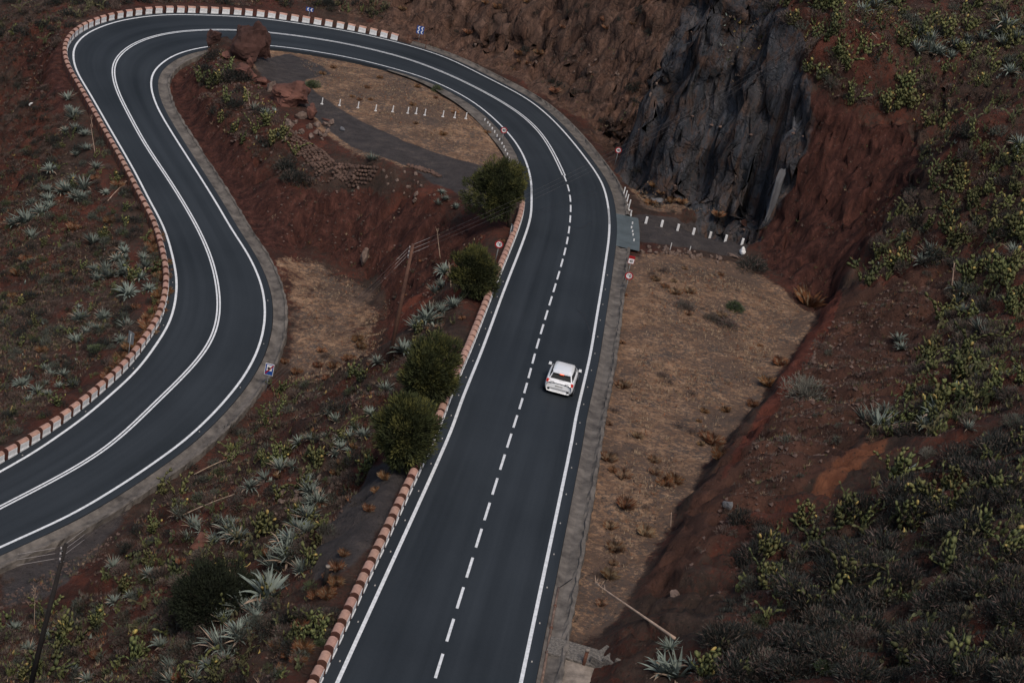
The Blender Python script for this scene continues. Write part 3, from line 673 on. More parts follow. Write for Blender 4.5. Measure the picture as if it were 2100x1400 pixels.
# ------------------------------------------------------------------ signs
STEEL = mat('galvanised_steel', (.30, .31, .31), .5, .15, 8, metal=.5)
DSTEEL = mat('dull_sign_back', (.17, .185, .195), .6, .2, 4, metal=.3)
REDP = mat('sign_red', (.30, .012, .016), .5, .08, 6); WHP = mat('sign_white', (.72, .70, .70), .5, .05, 6); BLK = mat('sign_black', (.022, .024, .026), .5, .1, 6); BLUP = mat('sign_blue', (.012, .06, .26), .5, .1, 6)
def text_mesh(body, size):
    cu = bpy.data.curves.new('txt', 'FONT'); cu.body = body; cu.size = size; cu.align_x = 'CENTER'; cu.align_y = 'CENTER'; cu.offset = .012 * size / .3
    o = bpy.data.objects.new('txt', cu); COL.objects.link(o); dg = bpy.context.evaluated_depsgraph_get(); dg.update()
    me = bpy.data.meshes.new_from_object(o.evaluated_get(dg)); bpy.data.objects.remove(o); bpy.data.curves.remove(cu)
    me.transform(Matrix.Rotation(math.pi / 2, 4, 'X')); me.materials.clear(); return me
def above(base, px):
    """height over a base point whose picture falls on px (and the sideways lean that needs)"""
    J = project(np.array([base, base + [1, 0, 0], base + [0, 0, 1]])); A = np.stack([J[1] - J[0], J[2] - J[0]], 1)
    return np.linalg.solve(A, np.array(px) - J[0])
def post(t, h, r=.035, m=None):
    mb = MB(); mb.tube([(0, 0, -.3), (0, 0, h)], r, 8); mb.build('post', m or STEEL, t, True)
def round_sign(base, plate_px, text, rad, label, yaw=0.0):
    b = hit(*base); h = above(b, plate_px)[1]
    t = thing('speed_sign', b, label, 'road sign', (0, 0, yaw)); post(t, h + rad * .8)
    mb = MB(); mb.disc((0, 0, h), rad, -.05, 28, 0); mb.disc((0, 0, h), rad, -.065, 28, 1); mb.disc((0, 0, h), rad * .98, -.066, 28, 1); mb.v and None
    p = MB(); n = 28
    p.add([(rad * math.cos(2 * math.pi * k / n), y, h + rad * math.sin(2 * math.pi * k / n)) for y in (-.045, -.065) for k in range(n)],
          [tuple(range(n)), tuple(range(2 * n - 1, n - 1, -1))] + [(k, n + k, n + (k + 1) % n, (k + 1) % n) for k in range(n)])
    pl = p.build('plate', DSTEEL, t)
    q = MB(); q.disc((0, 0, h), rad, -.068, 28, 0, rad * .70); q.build('red_ring', REDP, t)
    q = MB(); q.disc((0, 0, h), rad * .695, -.068, 28); q.build('white_face', WHP, t)
    me = text_mesh(text, rad * 1.02); me.materials.append(BLK); o = link('numerals', me, None, t); o.location = (0, -.073, h)
    return t
round_sign((1015, 540), (1030, 502), '60', .31, 'round red-rimmed 60 speed sign on a post beside the guard blocks of the upper road')
round_sign((1281, 600), (1290, 565), '60', .31, 'round 60 speed sign below the red-topped number sign, right of the upper road')
round_sign((1028, 293), (1034, 267), '40', .30, 'round 40 speed sign inside the bend, beside the row of small white posts')
round_sign((1261, 338), (1269, 308), '40', .30, 'round 40 speed sign on the outside of the bend in front of the dark cliff')
def plate_sign(name, base, plate_px, w_, h_, label, m, yaw=0.0, r=.03, back=False):
    b = hit(*base); h = above(b, plate_px)[1]; t = thing(name, b, label, 'road sign', (0, 0, yaw)); post(t, h + h_ * .4, r)
    p = MB(); p.box((0, -.055, h), (w_, .03, h_)); p.build('plate', m, t); return t, h
t, h = plate_sign('number_sign', (1284, 575), (1297, 533), .46, .62, 'small square sign with red top band and number 45 behind the right 60 sign', REDP)
q = MB(); q.box((0, -.073, h - .095), (.41, .006, .37)); q.build('white_face', WHP, t)
me = text_mesh('45', .25); me.materials.append(BLK); o = link('numerals', me, None, t); o.location = (0, -.079, h - .10)
t, h = plate_sign('information_sign', (545, 803), (553.5, 757), .62, .90, 'blue rectangular sign with white square and red diagonal beside the lower gutter', WHP, 0.0)
q = MB(); q.box((0, -.073, h), (.56, .006, .84)); q.build('blue_face', BLUP, t)
q = MB(); q.box((.0, -.078, h + .13), (.38, .006, .46)); q.build('white_square', WHP, t)
q = MB()
for (x0, z0, x1, z1, wd) in ((-.24, -.34, .27, .37, .05),):
    dx, dz = x1 - x0, z1 - z0; L0 = math.hypot(dx, dz); nx_, nz_ = -dz / L0 * wd, dx / L0 * wd
    q.add([(x0 + nx_, -.083, h + z0 + nz_), (x0 - nx_, -.083, h + z0 - nz_), (x1 - nx_, -.083, h + z1 - nz_), (x1 + nx_, -.083, h + z1 + nz_)], [(0, 1, 2, 3)])
q.build('red_bar', REDP, t)
q = MB(); q.disc((-.04, 0, h + .10), .10, -.086, 14); q.build('black_symbol', BLK, t)
for base, px, lab in (((262, 740), (271, 694), 'bare grey back of a tall road sign left of the lower road'), ((1042, 497), (1050, 469), 'narrow grey back of a road sign by the tree beside the upper guard blocks')):
    plate_sign('road_sign', base, px, .55 if base[0] < 500 else .5, .92 if base[0] < 500 else .6, lab, DSTEEL, R(150) if base[0] < 500 else R(115))
def chevrons(t, h, w_, hh, rows, cols):
    q = MB(); cw = w_ / cols; rh = hh / rows; th = cw * .34
    for r_ in range(rows):
        for c_ in range(cols):
            x0 = -w_ / 2 + c_ * cw + cw * .18; zc = h - hh / 2 + (r_ + .5) * rh; a = rh * .46; d = cw * .36
            for sg in (1, -1):
                q.add([(x0, -.074, zc), (x0 + th, -.074, zc), (x0 + d + th, -.074, zc + sg * a), (x0 + d, -.074, zc + sg * a)], [(0, 1, 2, 3)])
    q.build('white_chevrons', WHP, t)
t, h = plate_sign('chevron_sign', (632, 42), (637, 20), .80, .42, 'wide blue sign with two white chevrons behind the hairpin guard blocks', BLUP); chevrons(t, h, .76, .38, 1, 2)
t, h = plate_sign('chevron_sign', (857, 89), (863, 62), .78, .86, 'square blue chevron sign past the end of the hairpin guard blocks', BLUP); chevrons(t, h, .74, .82, 2, 2)
# rusty railing after the last guard block
RUST = mat('rusty_iron', (.10, .042, .025), .85, .4, 8, c2=(.05, .022, .016))
rl = resample(offset(cut(OUl, (822, 90), (868, 102)), -.95), .3); rl[:, 2] -= .05
t = thing('railing', rl[0], 'low rusty railing after the last white guard block near the square chevron sign', 'railing')
rel = rl - rl[0]; q = MB()
for hgt in (.85, .45): q.tube([p + [0, 0, hgt] for p in rel], .035, 6)
q.build('rails', RUST, t)
for i in range(0, len(rel), 7):
    q = MB(); q.tube([rel[i] + [0, 0, -.2], rel[i] + [0, 0, .9]], .045, 6); q.build('post', RUST, t)

# ------------------------------------------------------------------ utility poles and wires
WOOD = mat('tarred_wood', (.105, .050, .033), .85, .4, 1.2, c2=(.042, .022, .017)); DWOOD = mat('dark_wood', (.016, .013, .012), .9, .4, 2)
WIRE = mat('wire', (.10, .09, .09), .6, .1, 3); SLV = mat('pale_sleeve', (.30, .27, .26), .6, .15, 5)
def pole(base, top_px, r, m, label):
    b = hit(*base); dx, h = above(b, top_px); t = thing('utility_pole', b, label, 'utility pole')
    q = MB(); q.tube([(0, 0, -.6), (dx * .5, 0, h * .5), (dx, 0, h)], [r, r * .85, r * .65], 10); q.build('shaft', m, t, True)
    q = MB()
    for k in range(3): q.tube([(dx, 0, h - .35 - .3 * k), (dx - .16, -.12, h - .35 - .3 * k), (dx - .16, -.12, h - .22 - .3 * k)], .02, 6)
    q.build('brackets', STEEL, t, True)
    for k in range(3):
        q = MB(); q.tube([(dx - .16, -.12, h - .27 - .3 * k), (dx - .16, -.12, h - .12 - .3 * k)], [.05, .035], 8); q.build('insulator', SLV, t, True)
    return b, dx, h
b1, d1, h1 = pole((797, 745), (845.5, 508), .15, WOOD, 'reddish wooden utility pole standing in the hollow between the two roads')
b2, d2, h2 = pole((52, 1440), (131, 1130), .14, DWOOD, 'dark leaning utility pole in the scrub at the lower left corner')
def at_pole(b, dx, h, k): return Vector((b[0] + dx - .16, b[1] - .12, b[2] + h - .12 - .3 * k))
def wire(a, c, sag, label, sleeves=(1, 1)):
    n = 24; pts = []
    for i in range(n + 1):
        s_ = i / n; p = a.lerp(c, s_); p.z -= sag * 4 * s_ * (1 - s_); pts.append(p)
    t = thing('overhead_wire', a, label, 'wire', group='overhead wires'); q = MB(); q.tube([p - a for p in pts], .0045, 5); q.build('cable', WIRE, t, True)
    d = (c - a).length
    for e_, on in zip((0, 1), sleeves):
        if not on: continue
        f0 = (.25 / d, 1.9 / d) if e_ == 0 else (1 - 1.9 / d, 1 - .25 / d); q = MB(); pp = []
        for s_ in np.linspace(*f0, 6):
            p = a.lerp(c, s_); p.z -= sag * 4 * s_ * (1 - s_); pp.append(p - a)
        q.tube(pp, .009, 6); q.build('sleeve', SLV, t, True)
far = hit(1655, 172)
for k in range(3):
    nm = ('top', 'middle', 'lowest')[k]
    wire(at_pole(b2, d2, h2, k), at_pole(b1, d1, h1, k), .9, nm + ' wire strung between the dark leaning pole and the reddish pole')
    wire(at_pole(b1, d1, h1, k), Vector(far) + Vector((0, 0, 5 - .5 * k)), 1.2, nm + ' wire running from the reddish pole across the road towards the cliff', (1, 0))
    wire(at_pole(b2, d2, h2, k), at_pole(b2, d2, h2, k) + Vector((-34, -16, -4)), .8, nm + ' wire leaving the dark leaning pole towards the left edge', (1, 0))

# ------------------------------------------------------------------ small posts
PWH = mat('post_white', (.66, .65, .64), .7, .14, 9, rnd=.05)
mb = MB(); mb.tube([(0, 0, 0), (0, 0, .62)], [.055, .05], 8); mb.box((0, 0, .03), (.24, .14, .06)); post_a = mesh_from(mb.v, mb.f); post_a.materials.append(PWH)
mb = MB(); mb.tube([(0, 0, -.1), (0, 0, .42)], [.065, .06], 8); post_b = mesh_from(mb.v, mb.f); post_b.materials.append(PWH)
mb = MB(); mb.tube([(0, 0, -.1), (0, 0, .95)], [.06, .055], 8); mb.box((0, 0, .04), (.36, .16, .08)); post_c = mesh_from(mb.v, mb.f); post_c.materials.append(PWH)
mb = MB(); mb.box((0, 0, .2), (.20, .16, .75), 0, 0, .92); post_d = mesh_from(mb.v, mb.f); post_d.materials.append(PWH)
mb = MB(); mb.tube([(0, 0, -.1), (0, 0, .6)], [.03, .03], 6); post_e = mesh_from(mb.v, mb.f); post_e.materials.append(PWH)
ORD = ['first', 'second', 'third', 'fourth', 'fifth', 'sixth', 'seventh', 'eighth', 'ninth', 'tenth', 'eleventh', 'twelfth', 'thirteenth', 'fourteenth', 'fifteenth', 'sixteenth', 'seventeenth', 'eighteenth', 'nineteenth', 'twentieth']
def posts(pxs, me, lab, group, rz_=0.0):
    for i, p in enumerate(pxs):
        o = bpy.data.objects.new('marker_post', me); COL.objects.link(o); g = hit(*p); o.location = g; o.rotation_euler = (0, 0, rz_)
        tag(o, lab % ORD[i], 'post', group)
posts([(660,214),(696,217),(734,222),(770,228),(805,230),(836,233),(853,234),(871,237),(908,240),(932,242),(955,244)], post_a, '%s from the left in the row of white posts across the dry grass lot', 'white posts across the inner lot')
posts([(993,252),(999,258),(1003,263),(1008,270),(1013,277),(1018,285),(1023,293),(1028,301),(1032,308),(1035,315),(1039,323),(1042,331)], post_b, '%s from the top in the line of short white posts along the inner bend', 'short white posts along the inner bend')
posts([(1277,405),(1281,412),(1284,420),(1288,431)], post_c, '%s from the top of the four tall white posts by the driveway', 'tall white posts beside the driveway')
posts([(1293,441),(1292,449),(1295,465),(1293,474),(1295,482),(1296,489),(1298,500)], post_b, '%s from the top of the low white posts at the driveway edge', 'low white posts at the driveway edge')
posts([(1324,458),(1356,465),(1389,473),(1421,481),(1455,488),(1487,495),(1521,502)], post_d, '%s from the left of the square white posts along the side track', 'square white posts along the side track')
posts([(1374,512),(1413,519)], post_e, '%s thin white stake from the left on the stone edge below the side track', 'thin stakes below the side track')
# ------------------------------------------------------------------ the car
CARW = mat('white_car_paint', (.74, .75, .76), .28, .03, 2, spec=.5, coat=.6); GLS = mat('dark_glass', (.006, .009, .011), .22, .1, 2, spec=.12); BLKP = mat('black_plastic', (.015, .015, .016), .6, .1, 5)
LAMP = mat('tail_lamp_red', (.36, .016, .012), .3, .1, 5, emit=((1.0, .05, .02), .12)); LAMPO = mat('brake_lamp', (.7, .1, .05), .3, .1, 5, emit=((1.0, .16, .07), .8)); TYR = mat('tyre_rubber', (.012, .012, .012), .9, .1, 5); RIM = mat('alloy', (.4, .4, .42), .35, .1, 5, metal=.8); PLATE = mat('plate_white', (.7, .7, .68), .5, .05, 5); HEAD = mat('headlamp_glass', (.6, .62, .65), .15, .1, 5)
kc = ((project(CL) - np.array((1096, 730))) ** 2).sum(1).argmin()
cdir = CL[max(kc - 4, 0)] - CL[kc + 4]; cdir = -cdir; yaw = math.atan2(cdir[1], cdir[0]) - math.pi / 2 - R(2.5)
cpos = unp([(1149, 790)], [1.3])[0]
for _ in range(20):
    zz = rz_at(cpos[0], cpos[1], 1.3); cpos = unp([(1149, 790)], [zz])[0]
pitch_ = math.atan2(cdir[2], math.hypot(cdir[0], cdir[1]))
car = thing('car', (cpos[0], cpos[1], cpos[2] + .012), 'white hatchback driving away on the right lane of the upper road', 'car', (0, 0, 0))
car.rotation_euler = (Matrix.Rotation(yaw, 3, 'Z') @ Matrix.Rotation(pitch_, 3, 'X')).to_euler()
secs = [(-2.10,.27,.68,.77,.74,.78,.60,.84),(-2.03,.23,.76,.845,.835,.88,.68,.94),(-1.75,.24,.80,.875,.865,.93,.74,.985),(-1.25,.22,.82,.885,.875,.93,.76,.99),(-.4,.20,.82,.88,.87,.93,.76,.99),(.5,.20,.82,.88,.865,.91,.74,.985),(1.05,.20,.81,.875,.84,.84,.66,.92),(1.5,.22,.76,.84,.76,.74,.56,.80),(1.86,.28,.60,.70,.62,.62,.44,.67),(2.02,.38,.40,.48,.44,.52,.30,.56)]
v = []; f = []
for (y, zs, ws, wm, wb, zb, wt, zt) in secs:
    half = [(0, zs), (ws * .6, zs), (ws, zs + .02), (wm, .48), (wm + .003, .62), (wb, zb), (wt, zt), (wt * .5, zt + .022), (0, zt + .03)]
    ring = half + [(-x, z) for x, z in half[-2:0:-1]]; v += [(x, y, z) for x, z in ring]
nr = 16
for i in range(len(secs) - 1):
    for k in range(nr): f.append((i * nr + k, i * nr + (k + 1) % nr, (i + 1) * nr + (k + 1) % nr, (i + 1) * nr + k))
f += [tuple(range(nr)), tuple((len(secs) - 1) * nr + k for k in range(nr))[::-1]]
me = mesh_from(v, f, True); bo = link('body', me, CARW, car); md = bo.modifiers.new('s', 'SUBSURF'); md.levels = 1; md.render_levels = 2
base_r = [(-.70, -1.93), (.70, -1.93), (.745, -1.2), (.755, -.2), (.74, .6), (.62, 1.2), (-.62, 1.2), (-.74, .55), (-.755, -.2), (-.745, -1.2)]
roof_r = [(-.545, -1.62), (.545, -1.62), (.59, -1.2), (.60, -.5), (.585, .08), (.52, .34), (-.52, .34), (-.585, .08), (-.60, -.5), (-.59, -1.2)]
zr_ = [1.37, 1.37, 1.405, 1.425, 1.41, 1.37, 1.37, 1.41, 1.425, 1.405]; n = 10
v = [(x, y, .955) for x, y in base_r] + [(x, y, z) for (x, y), z in zip(roof_r, zr_)] + [(x * .62, y * .84 - .08, z + .035) for (x, y), z in zip(roof_r, zr_)]
f = [(k, (k + 1) % n, n + (k + 1) % n, n + k) for k in range(n)] + [(n + k, n + (k + 1) % n, 2 * n + (k + 1) % n, 2 * n + k) for k in range(n)] + [tuple(2 * n + k for k in range(n))]
link('cabin', mesh_from(v, f, True), CARW, car)
def pane(name, quad, m, off=.010):      # a panel standing proud of the cabin
    a, b_, c_, d_ = [Vector(p) for p in quad]; nrm = (b_ - a).cross(d_ - a).normalized()
    if nrm.dot((a + b_ + c_ + d_) / 4 - Vector((0, -.5, .8))) < 0: nrm = -nrm
    top = [p + nrm * off for p in (a, b_, c_, d_)]
    return link(name, mesh_from([a, b_, c_, d_] + top, [(4, 5, 6, 7), (0, 1, 5, 4), (1, 2, 6, 5), (2, 3, 7, 6), (3, 0, 4, 7)]), m, car)
def on_face(k, u, w_):       # point on cabin face k, u along, w up
    a, b_ = Vector((*base_r[k], .955)), Vector((*base_r[(k + 1) % n], .955)); c_, d_ = Vector((*roof_r[k], zr_[k])), Vector((*roof_r[(k + 1) % n], zr_[(k + 1) % n]))
    return a.lerp(b_, u).lerp(c_.lerp(d_, u), w_)
def fq(k, u0, u1, w0, w1): return [on_face(k, u0, w0), on_face(k, u1, w0), on_face(k, u1, w1), on_face(k, u0, w1)]
pane('rear_window', fq(0, .03, .97, .18, .90), GLS, .012); pane('windscreen', fq(5, .05, .95, .06, .95), GLS, .012)
for side, ks in (('r', (1, 2, 3, 4)), ('l', (8, 7, 6)[::-1] + (9,))):
    for k in ks:
        if k == 6: pane('side_window', fq(6, .05, .9, .1, .8), GLS); continue
        if k == 4: pane('side_window', fq(4, .1, .95, .1, .8), GLS); continue
        lo = .25 if k in (1, 9) else .05
        pane('side_window', fq(k, lo if k in (1,) else .04, .96 if k != 9 else .75, .1, .86), GLS)
q = MB(); q.box((0, -1.70, 1.385), (1.06, .22, .035), 0); q.build('spoiler', CARW, car)
q = MB(); q.box((0, -1.818, 1.36), (.26, .03, .05)); q.build('high_brake_light', LAMPO, car)
for sx in (-1, 1):
    q = MB(); q.box((sx * .74, -2.02, .90), (.13, .13, .17), 0, sx * .35); q.build('tail_light', LAMP, car)
    q = MB(); q.box((sx * .48, -2.055, .885), (.30, .04, .04), 0, sx * .1); q.build('light_trim', BLKP, car)
    q = MB(); q.box((sx * .64, -2.075, .43), (.24, .08, .07), 0, sx * .4); q.build('bumper_vent', BLKP, car)
    q = MB(); q.tube([(sx * .80, .62, .98), (sx * .90, .60, 1.0)], .03, 6); sh = q.build('mirror', BLKP, car)
    q = MB(); q.box((sx * .94, .60, 1.02), (.20, .14, .14), 0, 0, .8); q.build('mirror_shell', CARW, sh)
    q = MB(); q.box((sx * .52, 1.86, .60), (.30, .16, .10), 0, -sx * .4); q.build('headlight', HEAD, car)
    for y in (-1.28, 1.32):
        q = MB(); q.tube([(sx * .74, y, .31), (sx * .76, y, .31), (sx * .90, y, .31), (sx * .92, y, .31)], [.27, .315, .315, .27], 20); ty = q.build('wheel', TYR, car)
        q = MB(); q.tube([(sx * .90, y, .31), (sx * .93, y, .31)], [.21, .19], 14); q.build('rim', RIM, ty)
q = MB(); q.box((0, -2.105, .68), (.52, .02, .12)); pl = q.build('number_plate', PLATE, car)
q = MB()
for k in range(6): q.box((-.19 + .07 * k + (.03 if k > 3 else 0), -2.117, .68), (.04, .006, .075))
q.build('plate_marks', mat('plate_ink', (.12, .12, .13), .6), pl)
q = MB(); q.box((0, -2.10, .50), (1.30, .05, .02)); q.build('bumper_seam', BLKP, car)
q = MB(); q.tube([(-.06, -1.95, 1.06), (.28, -1.93, 1.09)], .012, 5); q.build('rear_wiper', BLKP, car)
q = MB(); q.box((0, -1.93, .24), (1.1, .14, .10)); q.build('underbody', BLKP, car)

# ------------------------------------------------------------------ trees
BARK = mat('bark', (.045, .033, .026), .95, .4, 6); NEED = mat('pine_needles', (.036, .041, .012), .85, .5, 1.6, c2=(.012, .016, .006), rnd=.05)
NEED2 = mat('pale_pine_needles', (.092, .086, .022), .85, .35, 1.2, c2=(.038, .042, .012)); DNEED = mat('dark_foliage', (.011, .015, .006), .9, .45, 2.0)
def tufts(cen, out, n, size, rg, V, F, M, mi, spread=.34, wid=.22):
    """a clump of short leafy blades pointing out and up from a point"""
    for _ in range(n):
        d = Vector((rg.gauss(0, 1), rg.gauss(0, 1), rg.gauss(0, 1))).normalized(); p = cen + d * spread * rg.random() ** .5
        a = (d * .7 + out * .8 + Vector((0, 0, .5)) + Vector((rg.uniform(-.4, .4), rg.uniform(-.4, .4), rg.uniform(-.3, .3)))).normalized()
        s = a.cross(Vector((rg.uniform(-1, 1), rg.uniform(-1, 1), rg.uniform(-1, 1)))).normalized(); L_ = size * rg.uniform(.6, 1.3); k = len(V)
        V += [p - s * wid * L_ * .5, p + s * wid * L_ * .5, p + a * L_ * .6 + s * wid * L_ * .4, p + a * L_, p + a * L_ * .6 - s * wid * L_ * .4]
        F.append((k, k + 1, k + 2, k + 3, k + 4)); M.append(mi)
def pine(base_px, crown_px, wpx, hpx, label, seed, nclump=150, mats=(None, None), lean=0.0, name='pine_tree', cat='tree'):
    rg = random.Random(seed); b = hit(*base_px); dx, h = above(b, crown_px); d = np.linalg.norm(b - np.array([0, 0, CAM_H])); ppm = F_PX / d
    rx = wpx / ppm / 2; rz_ = hpx / ppm / 2 / .88
    t = thing(name, b, label, cat)
    C = Vector((dx, 0, h)); V = []; F = []; M = []; limbs = MB()
    r0 = .06 + .045 * rx
    limbs.tube([(0, 0, -.3), (dx * .2, 0, h * .35), (dx * .8, 0.05, h * .85), (dx, 0, h + rz_ * .5)], [r0 * 1.3, r0, r0 * .7, r0 * .25], 9)
    lob = [(Vector((rg.gauss(0, 1), rg.gauss(0, 1), rg.gauss(0, .8))).normalized(), rg.uniform(-.42, .34)) for _ in range(11)]
    for i in range(nclump):
        u = Vector((rg.gauss(0, 1), rg.gauss(0, 1), rg.gauss(0, 1))).normalized(); k = 1.0
        for ld, a in lob: k += a * max(0, u.dot(ld)) ** 5
        rr = (rg.random() ** .38) * k * .93; p = C + Vector((u.x * rx * rr, u.y * rx * rr, u.z * rz_ * rr))
        if u.z < -.35: p.z += rz_ * .12
        paler = rr > .66 and u.z > -.35 and rg.random() < .5  # paler needles on the outer and upper crown
        tufts(p, u, 80, .18 if paler else .21, rg, V, F, M, 1 if paler else 0, .40, .27)
        if i % 9 == 0: limbs.tube([(dx * .6, 0, h - rz_ * .7 + rg.uniform(0, rz_ * .9)), C.lerp(p, .6) - Vector((0, 0, .15)), p], [r0 * .45, r0 * .25, .012], 5)
    limbs.build('trunk', BARK, t, True)
    me = mesh_from(V, F, False, M); link('crown', me, [mats[0] or NEED, mats[1] or NEED2], t); return t
pine((1047, 466), (1023, 391), 132, 140, 'bushy pine at the far end of the upper guard blocks, overhanging the bend', 11, 280)
pine((966, 610), (972, 563), 98, 110, 'low round pine left of the guard blocks, beside the left 60 speed sign', 12, 250)
pine((893, 838), (880, 766), 122, 158, 'tall ragged pine left of the guard blocks, level with the white car', 13, 310)
pine((836, 965), (832, 892), 130, 156, 'broad round pine nearest the camera beside the guard blocks', 14, 330)
pine((440, 1262), (440, 1224), 168, 100, 'very dark dome-shaped bush on the slope at lower left', 15, 330, (DNEED, DNEED), name='dark_bush', cat='bush')

# ------------------------------------------------------------------ plants
def leafmat(n, c, c2, **k): return mat(n, c, .75, .2, 2.5, c2=c2, **k)
AGV = leafmat('agave_leaf', (.165, .19, .162), (.078, .095, .082), rnd=.3); AGD = leafmat('dry_leaf', (.30, .22, .16), (.13, .10, .08))
CAC = leafmat('cactus_pad', (.118, .116, .040), (.045, .054, .022), rnd=.45); CAY = leafmat('old_cactus_pad', (.33, .24, .075), (.19, .14, .05), rnd=.2)
SHB = leafmat('brown_scrub', (.105, .072, .058), (.045, .033, .028), rnd=.35); SHG = leafmat('grey_green_scrub', (.075, .082, .062), (.036, .040, .034), rnd=.3)
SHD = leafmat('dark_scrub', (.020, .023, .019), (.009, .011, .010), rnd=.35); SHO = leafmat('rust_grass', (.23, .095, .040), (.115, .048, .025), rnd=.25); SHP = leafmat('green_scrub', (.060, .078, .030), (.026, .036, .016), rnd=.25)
SHL = leafmat('olive_scrub', (.110, .098, .036), (.05, .048, .02), rnd=.2); SHT = leafmat('straw_grass', (.30, .215, .135), (.16, .11, .075), rnd=.2); STK = leafmat('dry_stalk', (.42, .30, .22), (.22, .15, .11), rnd=.15); SHY = leafmat('pale_grey_scrub', (.20, .19, .155), (.10, .095, .08), rnd=.15)
def agave_mesh(seed, n=30, upright=.5, droop=.3, wid=.085):
    rg = random.Random(seed); V = []; F = []; M = []
    for i in range(n):
        f_ = i / n; az = i * 2.399 + rg.uniform(-.2, .2); el = (1 - f_) * upright * .45 + f_ * 1.25 + rg.uniform(-.12, .12); L_ = rg.uniform(.8, 1.1) * (1 - .25 * f_); dr = droop * rg.uniform(.2, 1.6) * (1 - f_)
        if rg.random() < .15: dr += .9
        u = Vector((math.cos(az), math.sin(az), 0)); s = Vector((-u.y, u.x, 0)); p = u * .05; e_ = el; k0 = len(V); seg = 5
        for j in range(seg + 1):
            t = j / seg; wd = wid * (1.0 if t < .5 else 1 - (t - .5) * 2) * (.75 + .5 * t if t < .5 else 1); wd = max(wd, .004)
            up_ = Vector((-u.x * math.sin(e_), -u.y * math.sin(e_), math.cos(e_)))
            V += [p - s * wd + up_ * wd * .5, p - up_ * .01, p + s * wd + up_ * wd * .5]
            p = p + (u * math.cos(e_) + Vector((0, 0, math.sin(e_)))) * (L_ / seg); e_ -= dr * t
        dry = f_ < .22 and rg.random() < .55
        for j in range(seg):
            a = k0 + j * 3; F += [(a, a + 1, a + 4, a + 3), (a + 1, a + 2, a + 5, a + 4)]; M += [1 if dry else 0] * 2
    me = mesh_from(V, F, True, M); me.materials.append(AGV); me.materials.append(AGD); return me
def cactus_mesh(seed, n=16):
    rg = random.Random(seed); V = []; F = []; M = []; R0 = .10 + n * .0045; pads = [(Vector((rg.uniform(-R0, R0), rg.uniform(-R0, R0), -.05)), Vector((rg.uniform(-.5, .5), rg.uniform(-.5, .5), 1)).normalized(), .36) for _ in range(3 + n // 6)]
    tips = []
    def pad(p, a, L_, mi):
        s = a.cross(Vector((rg.uniform(-1, 1), rg.uniform(-1, 1), rg.uniform(-.3, .3)))).normalized(); nn = a.cross(s); k = len(V); m_ = 9; w_ = L_ * rg.uniform(.24, .33)
        for q in range(m_):
            th = 2 * math.pi * q / m_; r_ = p + a * (L_ * (.5 - .5 * math.cos(th))) + s * (w_ * math.sin(th)); V.append(r_)
        V.append(p + a * L_ * .52 + nn * L_ * .055); V.append(p + a * L_ * .52 - nn * L_ * .055)
        for q in range(m_): F.append((k + q, k + (q + 1) % m_, k + m_)); F.append((k + (q + 1) % m_, k + q, k + m_ + 1)); M.extend([mi, mi])
        for _ in range(2): tips.append((p + a * L_ * rg.uniform(.8, 1) + s * w_ * rg.uniform(-.6, .6), (a + s * rg.uniform(-1, 1) + nn * rg.uniform(-.7, .7) + Vector((0, 0, .35))).normalized()))
    for p, a, l in pads: pad(p, a, l * rg.uniform(.8, 1.15), 0)
    for i in range(n):
        p, a = tips.pop(rg.randrange(len(tips))); pad(p, a, rg.uniform(.28, .44), 1 if rg.random() < .03 else 0)
    me = mesh_from(V, F, True, M); me.materials.append(CAC); me.materials.append(CAY); return me
def shrub_mesh(seed, m1, m2, n=1150, flat=.62, L_=.115, wid=.15, up=.6):
    rg = random.Random(seed); V = []; F = []; M = []
    lob = [(Vector((rg.gauss(0, 1), rg.gauss(0, 1), abs(rg.gauss(0, .7)))).normalized(), rg.uniform(-.35, .3)) for _ in range(6)]
    for i in range(n):
        u = Vector((rg.gauss(0, 1), rg.gauss(0, 1), abs(rg.gauss(0, 1)))).normalized(); k = 1
        for ld, a in lob: k += a * max(0, u.dot(ld)) ** 4
        rr = rg.random() ** .45 * k * .5; p = Vector((u.x * rr, u.y * rr, u.z * rr * flat * 1.5)); tufts(p, u, 1, L_, rg, V, F, M, 1 if rg.random() < .25 else 0, .03, wid)
    me = mesh_from(V, F, False, M); me.materials.append(m1); me.materials.append(m2); return me
def grass_mesh(seed, m1, m2, n=330):
    rg = random.Random(seed); V = []; F = []; M = []
    for i in range(n):
        az = rg.uniform(0, 6.28); r_ = rg.random() ** .5 * .32; e_ = rg.uniform(.75, 1.5); L_ = rg.uniform(.35, .75); u = Vector((math.cos(az), math.sin(az), 0)); p = u * r_; s = Vector((-u.y, u.x, 0)) * .011; k = len(V)
        q = p + (u * math.cos(e_) + Vector((0, 0, math.sin(e_)))) * L_ * .6; t = q + (u * math.cos(e_ - .5) + Vector((0, 0, math.sin(e_ - .5)))) * L_ * .45
        V += [p - s, p + s, q + s, t, q - s]; F.append((k, k + 1, k + 2, k + 3, k + 4)); M.append(1 if rg.random() < .3 else 0)
    me = mesh_from(V, F, False, M); me.materials.append(m1); me.materials.append(m2); return me
AG = [agave_mesh(s, n, u, d, w) for s, n, u, d, w in ((1, 40, .7, .25, .052), (2, 46, 1.0, .12, .042), (3, 36, .5, .5, .06), (4, 44, 1.3, .08, .036), (5, 34, .8, .7, .068))]
CA = [cactus_mesh(s, n) for s, n in ((1, 22), (2, 44), (3, 16), (4, 60), (5, 30), (6, 50))]
